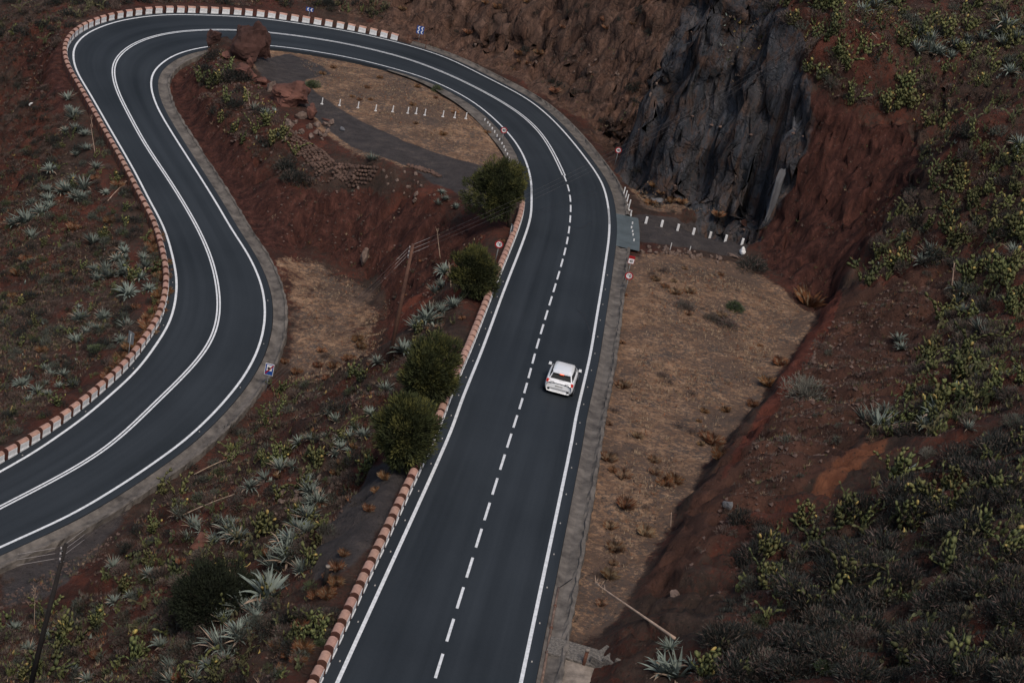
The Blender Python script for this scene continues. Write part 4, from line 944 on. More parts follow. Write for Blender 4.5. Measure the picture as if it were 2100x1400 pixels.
SB = dict(brown=[shrub_mesh(s, SHB, SHG) for s in (1, 2, 3)], grey=[shrub_mesh(s, SHG, SHB) for s in (4, 5)], dark=[shrub_mesh(s, SHD, SHB) for s in (6, 7)], rust=[grass_mesh(s, SHO, SHT) for s in (8, 9, 10)], green=[shrub_mesh(s, SHP, SHG, 1500) for s in (11, 12)],
          straw=[grass_mesh(s, SHT, SHO) for s in (13, 14)], pale=[shrub_mesh(s, SHY, SHG, 1500, .7, .15, .07) for s in (15, 16)])
RG = random.Random(99)
def plant(name, me, px, scale, kind, cat, group, sink=.03, tilt=.12, z=1.0):
    g = hit(*px); o = bpy.data.objects.new(name, me); COL.objects.link(o); o.location = (g[0], g[1], g[2] - sink)
    o.rotation_euler = (RG.uniform(-tilt, tilt), RG.uniform(-tilt, tilt), RG.uniform(0, 6.28)); o.scale = (scale, scale, scale * z); o['category'] = cat; o['group'] = group
    PLACED.append((o, kind, px)); return o
def ppm_at(px): g = hit(*px); return F_PX / np.linalg.norm(g - np.array([0, 0, CAM_H]))
# agaves read off the photograph: foot point and spread in photo pixels
AGAVES = [(55,458,62),(28,462,40),(85,440,44),(190,500,48),(172,385,46),(135,392,40),(155,408,40),(104,352,36),(150,238,40),(140,205,34),(222,568,44),(262,604,50),(288,572,36),(165,655,40),(158,702,42),(212,652,38),(258,672,42),(300,548,30),(100,412,36),(64,486,36),(130,770,30),(75,805,34),(45,790,34),(95,760,30),(60,822,26),(150,790,26),(248,700,30),
 (875,660,66),(855,672,50),(905,640,44),(930,628,44),(828,722,58),(912,560,46),(905,588,34),(898,420,26),(912,410,24),(905,396,22),(935,428,26),(762,330,36),(520,225,30),(545,235,28),(575,280,26),(470,70,16),
 (635,1010,56),(652,1030,50),(628,1062,60),(610,1088,60),(596,1112,62),(590,1150,90),(560,1165,70),(618,1172,56),(545,1225,108),(500,1255,96),(458,1275,50),(462,1345,110),(490,1310,70),(440,1320,60),(330,1325,44),(350,1372,50),(370,1060,44),(395,1080,50),(470,1092,64),(490,1105,48),(440,1110,40),(385,1105,40),(575,962,52),(545,985,44),(512,1000,40),(600,958,34),(232,1162,40),(305,1180,36),(235,1235,34),(268,1225,30),(100,1310,40),(60,1330,36),(30,1290,36),(150,1375,34),(180,1395,36),(350,1398,46),(400,1390,40),(690,865,40),(730,880,34),(700,905,40),(745,895,38),(790,800,40),(760,850,36),(775,745,40),(720,930,36),(676,850,30),
 (1800,878,84),(1772,862,56),(1815,850,52),(1918,850,64),(1900,862,44),(1922,875,40),(1908,530,66),(1890,540,44),(2010,640,44),(2008,680,56),(2020,690,40),(1842,700,40),(1850,715,34),(1965,600,46),(1960,622,40),(2045,530,34),(2080,520,44),(2090,300,50),(2060,60,60),(2085,80,44),(1905,110,64),(1880,105,50),(1925,112,44),(1950,120,40),(1880,70,40),(1910,85,44),(1790,15,56),(1770,25,40),(2070,150,40),(2035,560,30),(1985,880,40),(1390,1390,110),(1360,1380,80),(1420,1370,60),(1375,1330,50),(1975,640,34),(2065,130,30),(1985,85,36)]
_ra = random.Random(5)
for x0, y0, x1, y1, n, s0 in ((640, 1000, 545, 1230, 16, 46), (540, 1230, 440, 1370, 12, 52), (40, 440, 170, 380, 10, 34), (205, 560, 290, 600, 8, 34), (150, 640, 240, 700, 8, 32), (850, 700, 930, 560, 8, 40), (760, 900, 640, 880, 10, 34), (400, 1100, 500, 1080, 8, 38), (1900, 120, 2080, 60, 8, 38), (1780, 870, 1930, 860, 5, 40), (30, 800, 140, 760, 8, 26), (120, 200, 220, 420, 10, 30), (240, 480, 320, 640, 8, 28)):
    for k in range(n):
        t_ = _ra.random(); AGAVES.append((x0 + (x1 - x0) * t_ + _ra.gauss(0, 16), y0 + (y1 - y0) * t_ + _ra.gauss(0, 16), s0 * _ra.uniform(.6, 1.15)))
for i, (x, y, sp_) in enumerate(AGAVES):
    s_ = sp_ / ppm_at((x, y)) / 1.45
    o = plant('agave', AG[(i * 7) % 5], (x, y), max(.4, s_), 'agave', 'agave', 'agaves scattered on the slopes', .02, .2, 1.0)
ZN = dict(left=[(130,225),(200,270),(258,360),(318,475),(335,560),(315,655),(258,745),(170,815),(60,885),(0,915),(0,330),(60,300)],
 mid=[(570,795),(650,770),(760,745),(800,722),(840,700),(880,630),(930,545),(960,575),(930,680),(860,740),(790,820),(760,880),(770,950),(720,1030),(640,1150),(655,1240),(690,1270),(590,1400),(0,1400),(0,1265),(150,1240),(240,1150),(320,1020),(400,925),(490,855)],
 right=[(1450,0),(2100,0),(2100,1400),(1560,1400),(1380,1400),(1400,1310),(1480,1190),(1560,1100),(1700,1045),(1800,960),(1770,870),(1860,760),(1960,600),(1900,545),(1765,600),(1795,490),(1855,410),(1893,300),(1875,240),(1720,218),(1640,155),(1540,90)],
 upright=[(1650,160),(1640,60),(1480,0),(2100,0),(2100,830),(1900,900),(1775,900),(1860,760),(1960,600),(1900,540),(1765,600),(1795,490),(1855,410),(1893,300),(1875,240),(1720,218)],
 lowmid=[(1560,1080),(1700,1040),(1830,960),(2100,900),(2100,1120),(1850,1250),(1560,1250)],
 bluff=[(390,115),(470,110),(500,150),(555,190),(580,260),(640,330),(665,380),(610,385),(560,350),(480,290),(430,225),(400,150)],
 top=[(0,0),(590,0),(600,15),(420,6),(300,8),(200,25),(145,60),(115,100),(50,80),(0,100)],
 toprim=[(620,0),(800,0),(790,40),(700,30),(640,18)],
 gulch=[(545,600),(590,760),(700,690),(780,640),(800,600),(790,680),(740,740),(620,790),(585,770)],
 lot=[(1290,545),(1400,540),(1500,560),(1640,640),(1560,760),(1450,900),(1350,1060),(1240,1250),(1200,1200),(1230,900),(1260,700)],
 inner=[(590,108),(720,130),(880,180),(960,225),(1000,270),(1000,330),(880,290),(700,215),(640,150)],
 verge=[(1285,360),(1340,380),(1430,420),(1490,450),(1440,455),(1330,425)],
 spoil=[(1690,660),(1900,560),(1950,600),(1850,760),(1760,880),(1640,980),(1500,1100),(1400,1180),(1560,900)],
 foot=[(1240,1060),(1420,1030),(1700,640),(1640,640),(1500,880)],
 wallside=[(330,480),(350,560),(340,640),(290,720),(220,780),(200,790),(260,720),(315,630),(322,560),(300,470)],
 blockside=[(1030,490),(1040,480),(960,640),(900,780),(800,960),(720,1130),(600,1390),(560,1390),(690,1150),(790,960),(900,760),(940,660)],
 cliffs=[(640,5),(1230,5),(1400,40),(1300,280),(1240,280),(1100,170),(950,100),(860,60),(800,50)],
 lowright=[(1560,1080),(1750,1050),(2100,850),(2100,1400),(1420,1400),(1480,1250)],
 beyond=[(2100,0),(2560,60),(2560,1400),(2100,1400)], beyondleft=[(-320,300),(0,320),(0,900),(-320,1000)],
 farleft=[(0,60),(60,90),(120,210),(140,300),(60,320),(0,340)],
 edge=[(1256,545),(1274,545),(1240,900),(1202,1200),(1186,1200),(1226,900)],
 shoulder=[(330,1010),(280,1060),(200,1150),(60,1240),(0,1250),(0,1180),(140,1100),(240,1040)])
def scatter(zn, n, seed):
    rg = random.Random(seed); P = np.array(ZN[zn]); x0, y0 = P.min(0); x1, y1 = P.max(0); out = []
    while len(out) < n:
        x, y = rg.uniform(x0, x1), rg.uniform(y0, y1)
        if in_poly(P, np.array([x]), np.array([y]))[0] and vnoise(np.array([x * .018 + seed]), np.array([y * .03]))[0] > rg.uniform(.12, .62): out.append((x, y))
    return out
for zn, n, sd_, lo, hi in (('upright', 150, 5, .75, 1.2), ('lowmid', 28, 15, .7, 1.1), ('lowright', 8, 16, .8, 1.1), ('mid', 74, 6, .6, 1.05), ('bluff', 16, 7, .8, 1.1), ('left', 22, 8, .5, .9)):
    for i, p in enumerate(scatter(zn, n, sd_)): plant('prickly_pear', CA[(i * 5 + sd_) % 6], p, RG.uniform(lo, hi), 'cactus', 'cactus', 'prickly pears on the slopes')
VV = []; FF = []; MM = []; nv = 0; RS = np.random.RandomState(14)      # small clumps between them, past counting
for zn, n, sd_, lo, hi in (('upright', 330, 81, .4, .8), ('lowmid', 40, 82, .4, .7), ('lowright', 70, 91, .35, .7), ('mid', 170, 83, .35, .65), ('left', 110, 84, .3, .55), ('beyond', 170, 98, .5, 1.0), ('beyondleft', 40, 99, .4, .7), ('top', 30, 85, .5, .9), ('toprim', 16, 86, .5, .9)):
    for i, p_ in enumerate(scatter(zn, n, sd_)):
        me = CA[(i * 2) % 3 * 2 if i % 3 else 2]; co = np.empty(len(me.vertices) * 3); me.vertices.foreach_get('co', co); a = RS.uniform(0, 6.28); co = co.reshape(-1, 3) * RS.uniform(lo, hi); co[:, :2] = co[:, :2] @ np.array([[math.cos(a), math.sin(a)], [-math.sin(a), math.cos(a)]]); VV.append(co + hit(*p_) - [0, 0, .04])
        ls = np.empty(len(me.loops), np.int32); me.loops.foreach_get('vertex_index', ls); FF.append(ls.reshape(-1, 3) + nv); nv += len(co); mi_ = np.empty(len(me.polygons), np.int32); me.polygons.foreach_get('material_index', mi_); MM.append(np.where(mi_ == 1, 1, RS.choice([0, 2, 3])))
CAL = leafmat('olive_pad', (.080, .082, .036), (.035, .040, .020)); CAD = leafmat('dull_pad', (.105, .095, .045), (.05, .045, .026))
o = link('small_prickly_pears', mesh_from(np.concatenate(VV), np.concatenate(FF).tolist(), False, np.concatenate(MM).tolist()), [CAC, CAY, CAL, CAD]); o['kind'] = 'stuff'; o['label'] = 'small prickly pear clumps filling the slopes between the bigger plants'; o['category'] = 'cacti'
SHRUBS = [('upright', 'brown', 95, 21, .8, 1.9), ('upright', 'dark', 60, 47, .8, 1.9), ('upright', 'grey', 40, 22, .7, 1.5), ('lowright', 'dark', 130, 23, 1.0, 2.4), ('lowright', 'brown', 22, 48, .9, 1.7), ('lowright', 'grey', 12, 44, .7, 1.3), ('lowright', 'green', 8, 49, .7, 1.4), ('mid', 'brown', 130, 24, .6, 1.5), ('mid', 'grey', 90, 25, .6, 1.3), ('mid', 'dark', 90, 26, .6, 1.5), ('mid', 'green', 40, 92, .5, 1.1), ('left', 'dark', 120, 27, .6, 1.5), ('left', 'brown', 90, 28, .6, 1.3), ('left', 'grey', 90, 29, .6, 1.3), ('left', 'green', 40, 93, .5, 1.1), ('farleft', 'dark', 40, 94, .6, 1.3), ('farleft', 'brown', 40, 95, .6, 1.2),  # lowright is mostly dark shrubs, their colour standing in for shade there
          ('bluff', 'brown', 18, 30, .6, 1.3), ('bluff', 'dark', 26, 31, 1.0, 2.2), ('lot', 'brown', 12, 88, .5, 1.0), ('verge', 'dark', 6, 89, .5, 1.0), ('top', 'dark', 40, 32, .9, 2.0), ('top', 'brown', 30, 33, .8, 1.6), ('toprim', 'dark', 12, 34, .8, 1.6), ('gulch', 'brown', 16, 35, .4, .9), ('cliffs', 'brown', 34, 36, .4, 1.1), ('cliffs', 'dark', 26, 45, .5, 1.3), ('spoil', 'brown', 26, 37, .4, 1.0), ('spoil', 'grey', 12, 97, .4, .9), ('shoulder', 'brown', 10, 46, .3, .7)]
cand = []
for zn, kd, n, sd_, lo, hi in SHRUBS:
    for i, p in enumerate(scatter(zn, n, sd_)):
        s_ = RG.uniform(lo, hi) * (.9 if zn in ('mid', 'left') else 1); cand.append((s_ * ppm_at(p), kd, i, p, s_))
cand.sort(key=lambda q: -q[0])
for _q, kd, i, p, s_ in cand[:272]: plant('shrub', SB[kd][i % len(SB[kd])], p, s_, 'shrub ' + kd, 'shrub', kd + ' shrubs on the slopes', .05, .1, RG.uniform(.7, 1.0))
SM = dict(brown=shrub_mesh(71, SHB, SHG, 260, .62, .17), grey=shrub_mesh(72, SHG, SHB, 260, .62, .17), green=shrub_mesh(74, SHP, SHG, 260, .62, .17), dark=shrub_mesh(73, SHD, SHB, 260, .62, .17))
VV = []; FF = []; MM = []; nv = 0; RS = np.random.RandomState(4)      # the smallest ones, past counting, as one mass
for _q, kd, i, p, s_ in cand[272:]:
    me = SM[kd]; co = np.empty(len(me.vertices) * 3); me.vertices.foreach_get('co', co); co = co.reshape(-1, 3) * s_; a = RS.uniform(0, 6.28); co[:, :2] = co[:, :2] @ np.array([[math.cos(a), math.sin(a)], [-math.sin(a), math.cos(a)]]); g = hit(*p); VV.append(co + g - [0, 0, .05])
    ls = np.empty(len(me.loops), np.int32); me.loops.foreach_get('vertex_index', ls); FF.append(ls.reshape(-1, 5) + nv); nv += len(co); MM.append(np.full(len(me.polygons), ('brown', 'grey', 'dark', 'green').index(kd)))
o = link('small_shrubs', mesh_from(np.concatenate(VV), np.concatenate(FF).tolist(), False, np.concatenate(MM).tolist()), [SHB, SHG, SHD, SHP]); o['kind'] = 'stuff'; o['label'] = 'small low shrubs scattered over all the slopes'; o['category'] = 'shrubs'
GRASS = [('wallside', 'rust', 44, 41, .5, 1.0), ('blockside', 'rust', 28, 42, .35, .7), ('mid', 'rust', 16, 43, .4, .7), ('lot', 'straw', 22, 51, .35, .8), ('lot', 'rust', 9, 52, .3, .55), ('inner', 'rust', 14, 53, .3, .55), ('verge', 'rust', 6, 54, .5, .9), ('foot', 'rust', 8, 55, .6, 1.2), ('cliffs', 'rust', 14, 56, .5, .9), ('gulch', 'rust', 10, 57, .5, .8), ('left', 'rust', 10, 58, .5, .9)]
for zn, kd, n, sd_, lo, hi in GRASS:
    for i, p in enumerate(scatter(zn, n, sd_)): plant('grass_tuft', SB[kd][i % len(SB[kd])], p, RG.uniform(lo, hi), 'grass ' + kd, 'grass tuft', kd + ' grass tufts', .04, .15)
# shrubs that stand out on their own
for nm, kd, px, sz, z, lab, cat in (('shrub', 'pale', (1652, 812), 96, .75, 'big pale grey twiggy shrub on the red bank at the edge of the dry lot', 'shrub'),
        ('shrub', 'green', (1507, 634), 54, .75, 'round green shrub alone on the dry grass lot', 'shrub'), ('shrub', 'green', (896, 188), 34, .95, 'small green bush at the inner edge of the bend', 'bush'),
        ('shrub', 'green', (640, 178), 44, .75, 'dark green bush on the old tarmac inside the hairpin', 'bush'), ('shrub', 'dark', (1545, 552), 76, .7, 'dark bush at the end of the side track below the red scoop', 'bush'),
        ('shrub', 'green', (655, 1318), 36, .8, 'small rounded green shrub beside the guard blocks at lower left', 'shrub'), ('shrub', 'green', (198, 718), 50, .6, 'dark green shrub among the agaves left of the lower road', 'shrub'),
        ('shrub', 'dark', (1520, 1075), 80, .9, 'dark bare-twigged shrub on the brown bank below the orange soil streak', 'shrub'),
        ('shrub', 'pale', (1905, 935), 44, .8, 'pale grey shrub right of the orange soil streak', 'shrub'), ('shrub', 'brown', (1405, 632), 52, .6, 'reddish brown shrub on the dry lot left of the round green shrub', 'shrub'), ('shrub', 'brown', (1490, 668), 60, .55, 'reddish brown shrub just below the round green shrub on the lot', 'shrub'),
        ('shrub', 'brown', (1460, 655), 44, .6, 'low brown shrub left below the round green shrub on the lot', 'shrub'), ('shrub', 'rust', (1660, 625), 60, .9, 'tall rusty grass clump at the foot of the red scoop', 'grass tuft'), ('shrub', 'dark', (1310, 352), 30, .8, 'small dark shrub at the foot of the cliff beside the outer gutter', 'shrub')):
    g = hit(*px); o = link('grass_clump' if cat == 'grass tuft' else 'shrub', SB[kd][0]); o.location = g - np.array([0, 0, .05]); s_ = sz / ppm_at(px) / 1.15; o.scale = (s_, s_, s_ * z * 1.2); o.rotation_euler = (0, 0, RG.uniform(0, 6)); tag(o, lab, cat)
# dry flower stalks
def stalk(pa, pb, r, lab, bend=.0, twigs=True, lying=True, heights=(0.1, .25)):
    a = Vector(hit(*pa)); b = Vector(hit(*pb)); a.z += heights[0]; b.z += heights[1]
    if not lying: dx, h = above(np.array(hit(*pa)), pb); a = Vector(hit(*pa)); b = a + Vector((dx, 0, h))
    n = 8; pts = [a.lerp(b, i / n) + Vector((0, 0, bend * math.sin(math.pi * i / n))) - a for i in range(n + 1)]
    o = MB(); o.tube(pts, [r * (1 - .6 * i / n) for i in range(n + 1)], 7)
    if twigs:
        rg = random.Random(int(pa[0])); d = (pts[-1] - pts[0]).normalized()
        for i in range(9):
            p = pts[0].lerp(pts[-1], rg.uniform(.72, 1.0)); s = Vector((rg.uniform(-1, 1), rg.uniform(-1, 1), rg.uniform(-.2, 1))).normalized(); o.tube([p, p + (s * .6 + d * .5) * .32], [.014, .006], 4)
    ob = o.build('flower_stalk', STK, None, True); ob.location = a; tag(ob, lab, 'dry stalk'); return ob
_a = unp([(1384, 1308)], [hit(1384, 1308)[2] + .35])[0]; _t = np.linspace(0, 1, 17); _zb = hit(1222, 1196)[2] + .5
for _k in range(40):
    _b = unp([(1222, 1196)], [_zb + .15 * _k])[0]; _pl = _a[None] * (1 - _t[:, None]) + _b[None] * _t[:, None]
    if (ground(_pl[1:, :2]) + .1 < _pl[1:, 2]).all(): break
_o = MB(); _n = len(_pl); _o.tube([Vector(q - _pl[0]) for q in _pl], [.07 - .045 * k / _n for k in range(_n)], 8)
for k, (sx, sy, sz) in enumerate(((.1, .35, .3), (-.2, .4, .5), (-.35, .2, .25), (.2, .2, .5), (-.1, .5, .15))): _o.tube([Vector(_pl[-1 - k // 2] - _pl[0]), Vector(_pl[-1 - k // 2] - _pl[0]) + Vector((sx, sy, sz)) * .6], [.016, .008], 5)
_o = _o.build('flower_stalk', STK, None, True); _o.location = _pl[0]; tag(_o, 'long pale agave stalk leaning from the bank across the dry lot, near the bottom', 'dry stalk')
for i, (a, b, r_, l_, lab) in enumerate([((365,1063),(480,1020),.045,True,'dry stalk lying on the slope left of the broad round pine, lower of two'),((398,975),(474,944),.045,True,'short dry stalk lying on the slope near the lower gutter'),((606,868),(692,846),.04,True,'thin dry stalk lying on the slope left of the tall ragged pine'),
        ((1950,606),(1957,540),.07,False,'pale standing stalk among cacti high on the right hillside'),((903,532),(896,470),.04,False,'thin crooked standing stalk on red soil above the pole'),((925,592),(922,545),.05,False,'reddish standing stalk beside the low round pine'),
        ((1754,42),(1800,88),.05,True,'straw coloured stalk lying on the upper right hillside'),((190,262),(186,240),.04,False,'short standing stalk by the hairpin guard blocks'),((195,315),(186,255),.035,False,'thin standing stalk left of the lower guard blocks'),((220,415),(260,376),.045,True,'dry stalk leaning against the lower guard blocks'),((70,1285),(72,1210),.025,False,'thin standing stalk left of the dark leaning pole'),((513,220),(508,185),.035,False,'standing stalk on the red bluff beside the big boulder'),((1375,1082),(1377,1050),.04,False,'short pale stake at the right edge of the dry lot')]):
    stalk(a, b, r_, lab, .08 if l_ else 0, i not in (8, 12), l_)

# ------------------------------------------------------------------ rocks, dry-stone wall, steps
RKR = mat('red_boulder', (.115, .050, .036), .95, .55, 1.1, c2=(.038, .018, .015), bump=.9, bscale=4); RKB = mat('brown_rock', (.14, .098, .078), .95, .5, 2.0, c2=(.065, .045, .038), bump=.7, bscale=5); RKG = mat('grey_slab', (.11, .11, .115), .95, .5, 1.2, c2=(.055, .055, .06), bump=.6)
RKD = mat('dark_boulder', (.060, .028, .022), .95, .5, 1.0, c2=(.022, .012, .011), bump=.9, bscale=4)
def rock_mesh(seed, sub=3, amp=.45):
    bm = bmesh.new(); bmesh.ops.create_icosphere(bm, subdivisions=sub, radius=.5); rg = random.Random(seed)
    planes = [(Vector((rg.gauss(0, 1), rg.gauss(0, 1), rg.gauss(0, .8))).normalized(), rg.uniform(.22, .44)) for _ in range(13)]
    from mathutils import noise as mnoise
    for v in bm.verts:
        for nrm, d in planes:
            k = v.co.dot(nrm)
            if k > d: v.co -= nrm * (k - d) * .95
        q = v.co * 2.2 + Vector((seed * 3.1, 0, 0)); v.co *= 1 + .30 * mnoise.fractal(q, .9, 2.1, 5) + .10 * (mnoise.cell(q * 1.6) - .5)
    me = bpy.data.meshes.new('rock'); bm.to_mesh(me); bm.free(); return me
def rock(px, dims, m, lab, seed, name='boulder', cat='boulder', rz_=None, sub=3, up=.3):
    g = hit(*px); o = link(name, rock_mesh(seed, sub), m); mx = dims; o.scale = dims; o.location = (g[0], g[1], g[2] + dims[2] * up); o.rotation_euler = (0, 0, rz_ if rz_ is not None else seed * .7); tag(o, lab, cat); return o
rock((508, 122), (3.4, 2.8, 4.6), RKD, 'tall dark red boulder at the tip of the bluff, standing over the far road', 3, rz_=.4, sub=4, up=.36)
rock((536, 122), (2.3, 2.2, 3.9), RKD, 'dark red boulder on the right of the tall one at the tip of the bluff', 14, rz_=1.2, sub=4, up=.4)
rock((436, 90), (1.9, 1.6, 2.2), RKD, 'small pointed dark boulder left of the tall one at the bluff tip', 5, sub=4)
rock((465, 116), (1.7, 1.2, .6), RKR, 'flat reddish slab lying below the tall dark boulder', 16)
rock((596, 212), (5.2, 3.6, 3.0), RKR, 'big angular red boulder on the rim between bluff and old tarmac', 7, rz_=-.4, sub=4)
rock((637, 245), (1.4, 1.2, 2.2), RKR, 'upright orange red boulder just right of the big angular one', 8)
rock((618, 243), (1.3, 1.2, 1.2), RKB, 'rounded brown boulder below the big angular red one', 9)
rock((535, 172), (1.5, 1.1, .9), RKR, 'tilted red slab on the bluff rim, upper one of the row', 10); rock((555, 185), (1.9, 1.3, 1.1), RKB, 'pale tilted slab on the bluff rim next to the big boulder', 11); rock((512, 140), (1.2, 1.0, 1.2), RKR, 'reddish rim rock left of the old tarmac', 12); rock((500, 158), (3.0, 2.0, 1.6), RKR, 'broad red rock swelling on top of the bluff', 13)
rock((700, 268), (.8, .5, .45), RKG, 'small pale stone lying on the old tarmac', 21); rock((671, 248), (1.2, .5, .25), RKR, 'flat dark stone lying on the old tarmac', 22)
rock((1573, 452), (1.5, .9, 5.4), RKG, 'tall grey rock slab leaning beside the dark cleft in the cliff', 24, name='rock_slab', cat='rock', up=.36)
rock((1521, 522), (.75, .6, 1.1), PWH, 'white painted stone at the end of the side track', 25, name='white_stone', cat='stone')
rock((1500, 526), (1.3, .5, .4), RKB, 'pale stone lying left of the white painted stone', 26, name='stone', cat='stone')
rock((1348, 412), (1.3, .8, .4), RKG, 'flat grey stone below the cliff by the tall white posts', 27, name='stone', cat='stone')
rock((415, 1115), (2.0, 1.5, .9), RKR, 'flat reddish boulder among agaves on the lower slope', 28)
rock((1385, 1223), (.8, .6, .35), RKB, 'pale stone on the brown bank right of the leaning stalk', 29, name='stone', cat='stone'); rock((1492, 1040), (.7, .5, .5), RKG, 'grey stone on the bank below the pale shrub', 30, name='stone', cat='stone'); rock((1702, 713), (.5, .4, .35), RKB, 'small pale stone on the red bank above the pale shrub', 31, name='stone', cat='stone'); rock((64, 218), (.9, .5, .5), PWH, 'white block lying on the slope left of the hairpin', 32, name='white_stone', cat='stone')
rock((745, 540), (1.2, .9, 1.8), RKB, 'pale weathered rock at the foot of the red bank in the hollow', 33, name='boulder')
RB = [rock_mesh(s, 2) for s in (41, 42, 43, 44)]
for m_ in RB: m_.materials.append(RKB)
def rubble(pxs, lo, hi, group):
    for i, p in enumerate(pxs):
        g = hit(*p); o = bpy.data.objects.new('stone', RB[i % 4]); COL.objects.link(o); s_ = RG.uniform(lo, hi); o.scale = (s_, s_ * RG.uniform(.6, 1), s_ * RG.uniform(.5, .8)); o.location = (g[0], g[1], g[2] + s_ * .12); o.rotation_euler = (RG.uniform(0, 6), RG.uniform(0, 6), RG.uniform(0, 6)); o['category'] = 'stone'; o['group'] = group; PLACED.append((o, 'stone', p))
rubble([(x, y) for x, y in zip([RG.uniform(585, 680) for _ in range(26)], [RG.uniform(250, 290) for _ in range(26)])], .5, 1.1, 'rubble at the end of the dry stone wall')
ZN['sp2'] = [(1640,730),(1720,690),(1740,740),(1690,820),(1590,900),(1480,1010),(1440,1060),(1520,930)]; rubble(scatter('sp2', 22, 61), .15, .4, 'stones on the red bank')
ZN['rb3'] = [(560,1000),(640,960),(700,960),(690,1030),(620,1060),(560,1060)]; rubble(scatter('rb3', 26, 62), .25, .6, 'stones on the slope left of the round pine')
ZN['rb4'] = [(1310,505),(1400,512),(1500,530),(1490,545),(1390,525),(1310,520)]; rubble(scatter('rb4', 40, 63), .3, .7, 'dark stones along the lower edge of the side track')
ZN['rb5'] = [(640,380),(800,345),(860,360),(900,400),(840,430),(760,400)]; rubble(scatter('rb5', 22, 64), .25, .7, 'stones below the plateau rim')
ZN['rb6'] = [(900,60),(1230,120),(1380,60),(1380,250),(1290,300),(1150,200),(980,120)]; rubble(scatter('rb6', 14, 65), .3, .8, 'rocks sticking out of the brown cliff')
RKW = mat('wall_stone', (.095, .058, .044), .95, .5, 1.3, c2=(.034, .020, .016))
def dry_wall(px_top, drops, lab, seed):
    rg = random.Random(seed); top = np.array([hit(*p) for p in px_top]); top = resample(top, .32); n = normals(top); mb = bmesh.new()
    if n[len(n) // 2][1] > 0: n = -n
    dr = np.interp(np.linspace(0, 1, len(top)), np.linspace(0, 1, len(drops)), drops); b0 = Vector(top[0])
    for i in range(len(top)):
        for k in range(int(dr[i] / .26) + 1):
            c = top[i] + np.array([n[i][0], n[i][1], 0]) * (.1 + k * .24 + rg.uniform(-.05, .07)); c[2] = max(ground(c[None, :2])[0] + .10, top[i][2] - k * .30)
            r_ = bmesh.ops.create_icosphere(mb, subdivisions=1, radius=.5)['verts']; s = [rg.uniform(.26, .46) for _ in range(3)]; rot = Matrix.Rotation(rg.uniform(0, 6), 3, 'Z')
            for v in r_: q = rot @ Vector((v.co.x * s[0], v.co.y * s[1], v.co.z * s[2] * .8)); v.co = q + Vector(c) - b0
    me = bpy.data.meshes.new('w'); mb.to_mesh(me); mb.free(); o = link('dry_stone_wall', me, RKB); o.location = b0; o.data.materials.clear(); o.data.materials.append(RKW); tag(o, lab, 'stone wall')
dry_wall([(588, 262), (610, 280), (640, 296), (665, 312), (690, 336), (735, 340), (775, 344)], [.6, 1.2, 1.5, 1.6, 1.8, 1.8, .9], 'curved dry stone retaining wall under the edge of the old tarmac', 1)
dry_wall([(838, 338), (865, 345), (890, 354), (905, 362)], [.5, .6, .5, .4], 'short pale kerb of stones at the lower edge of the old tarmac', 2)
# steps, stub posts, pipe and slab near the bottom edge
STN = mat('cobbled_stone', (.135, .120, .105), .95, .55, 9, c2=(.05, .045, .042), bump=.9, bscale=14)
g = hit(1222, 1352); g2 = hit(1300, 1328); dv_ = (g2 - g)[:2]; t = thing('stone_steps', g, 'cobbled stone steps climbing into the bank beside the rusty stub post', 'steps', (0, 0, math.atan2(dv_[1], dv_[0])))
for k in range(4):
    q = MB(); q.box((.3 + .55 * k, .1, .22 + .24 * k), (.62, 1.25 - .06 * k, .5)); q.build('step', STN, t)
q = MB()
for k in range(9): q.box((.5 + .24 * k, .82 + .02 * (k % 3), .5 + .115 * k), (.26, .24 + .03 * (k % 2), .62 + .05 * (k % 3)), 0, .08 * (k % 3 - 1), .9)
q.build('side_wall', STN, t)
g = hit(1186, 1350); o = MB(); o.box((0, 0, .05), (2.9, 1.3, .55), 0, -.1); o = o.build('stone_kerb', STN); o.location = g; tag(o, 'low cobbled kerb running from the gutter to the stone steps', 'kerb')
SLAB = mat('pale_slab', (.21, .175, .145), .9, .4, 2.0, c2=(.09, .075, .065)); g = hit(1180, 1390); o = MB(); o.box((0, 0, .03), (1.7, 2.2, .25), 0, -.12); o = o.build('concrete_slab', SLAB); o.location = g; tag(o, 'pale concrete slab beside the gutter at the bottom edge', 'slab')
def stub(px, h, r_, lab, m):
    g = hit(*px); t = thing('stub_post', g, lab, 'post'); q = MB(); q.tube([(0, 0, -.2), (0, 0, h)], r_, 10); q.build('shaft', m, t, True); q = MB(); q.tube([(0, 0, h - .08), (0, 0, h + .03)], r_ * 1.12, 10); q.build('pale_cap', SLAB, t, True)
stub((1195, 1368), 1.0, .085, 'rusty brown stub post with pale cap beside the stone steps', RUST); stub((665, 1200), 1.1, .10, 'dark stub post with pale cap on the dirt beside the guard blocks', DWOOD)
pts = [Vector(hit(*p)) + Vector((0, 0, .22)) for p in ((1143, 1212), (1136, 1250), (1128, 1295), (1120, 1345), (1108, 1410))]
t = thing('pipe', pts[0], 'old rusty pipe lying along the gutter at the bottom edge', 'pipe'); PM = mat('pipe_rust', (.16, .11, .085), .8, .5, 3, c2=(.07, .04, .03)); q = MB(); q.tube([p - pts[0] for p in pts], .06, 8); q.build('tube', PM, t, True)
q = MB()
for p in pts[1:4]: q.tube([p - pts[0] + Vector((0, .05, 0)), p - pts[0] - Vector((0, .05, 0))], .085, 8)
q.build('couplings', RUST, t, True)
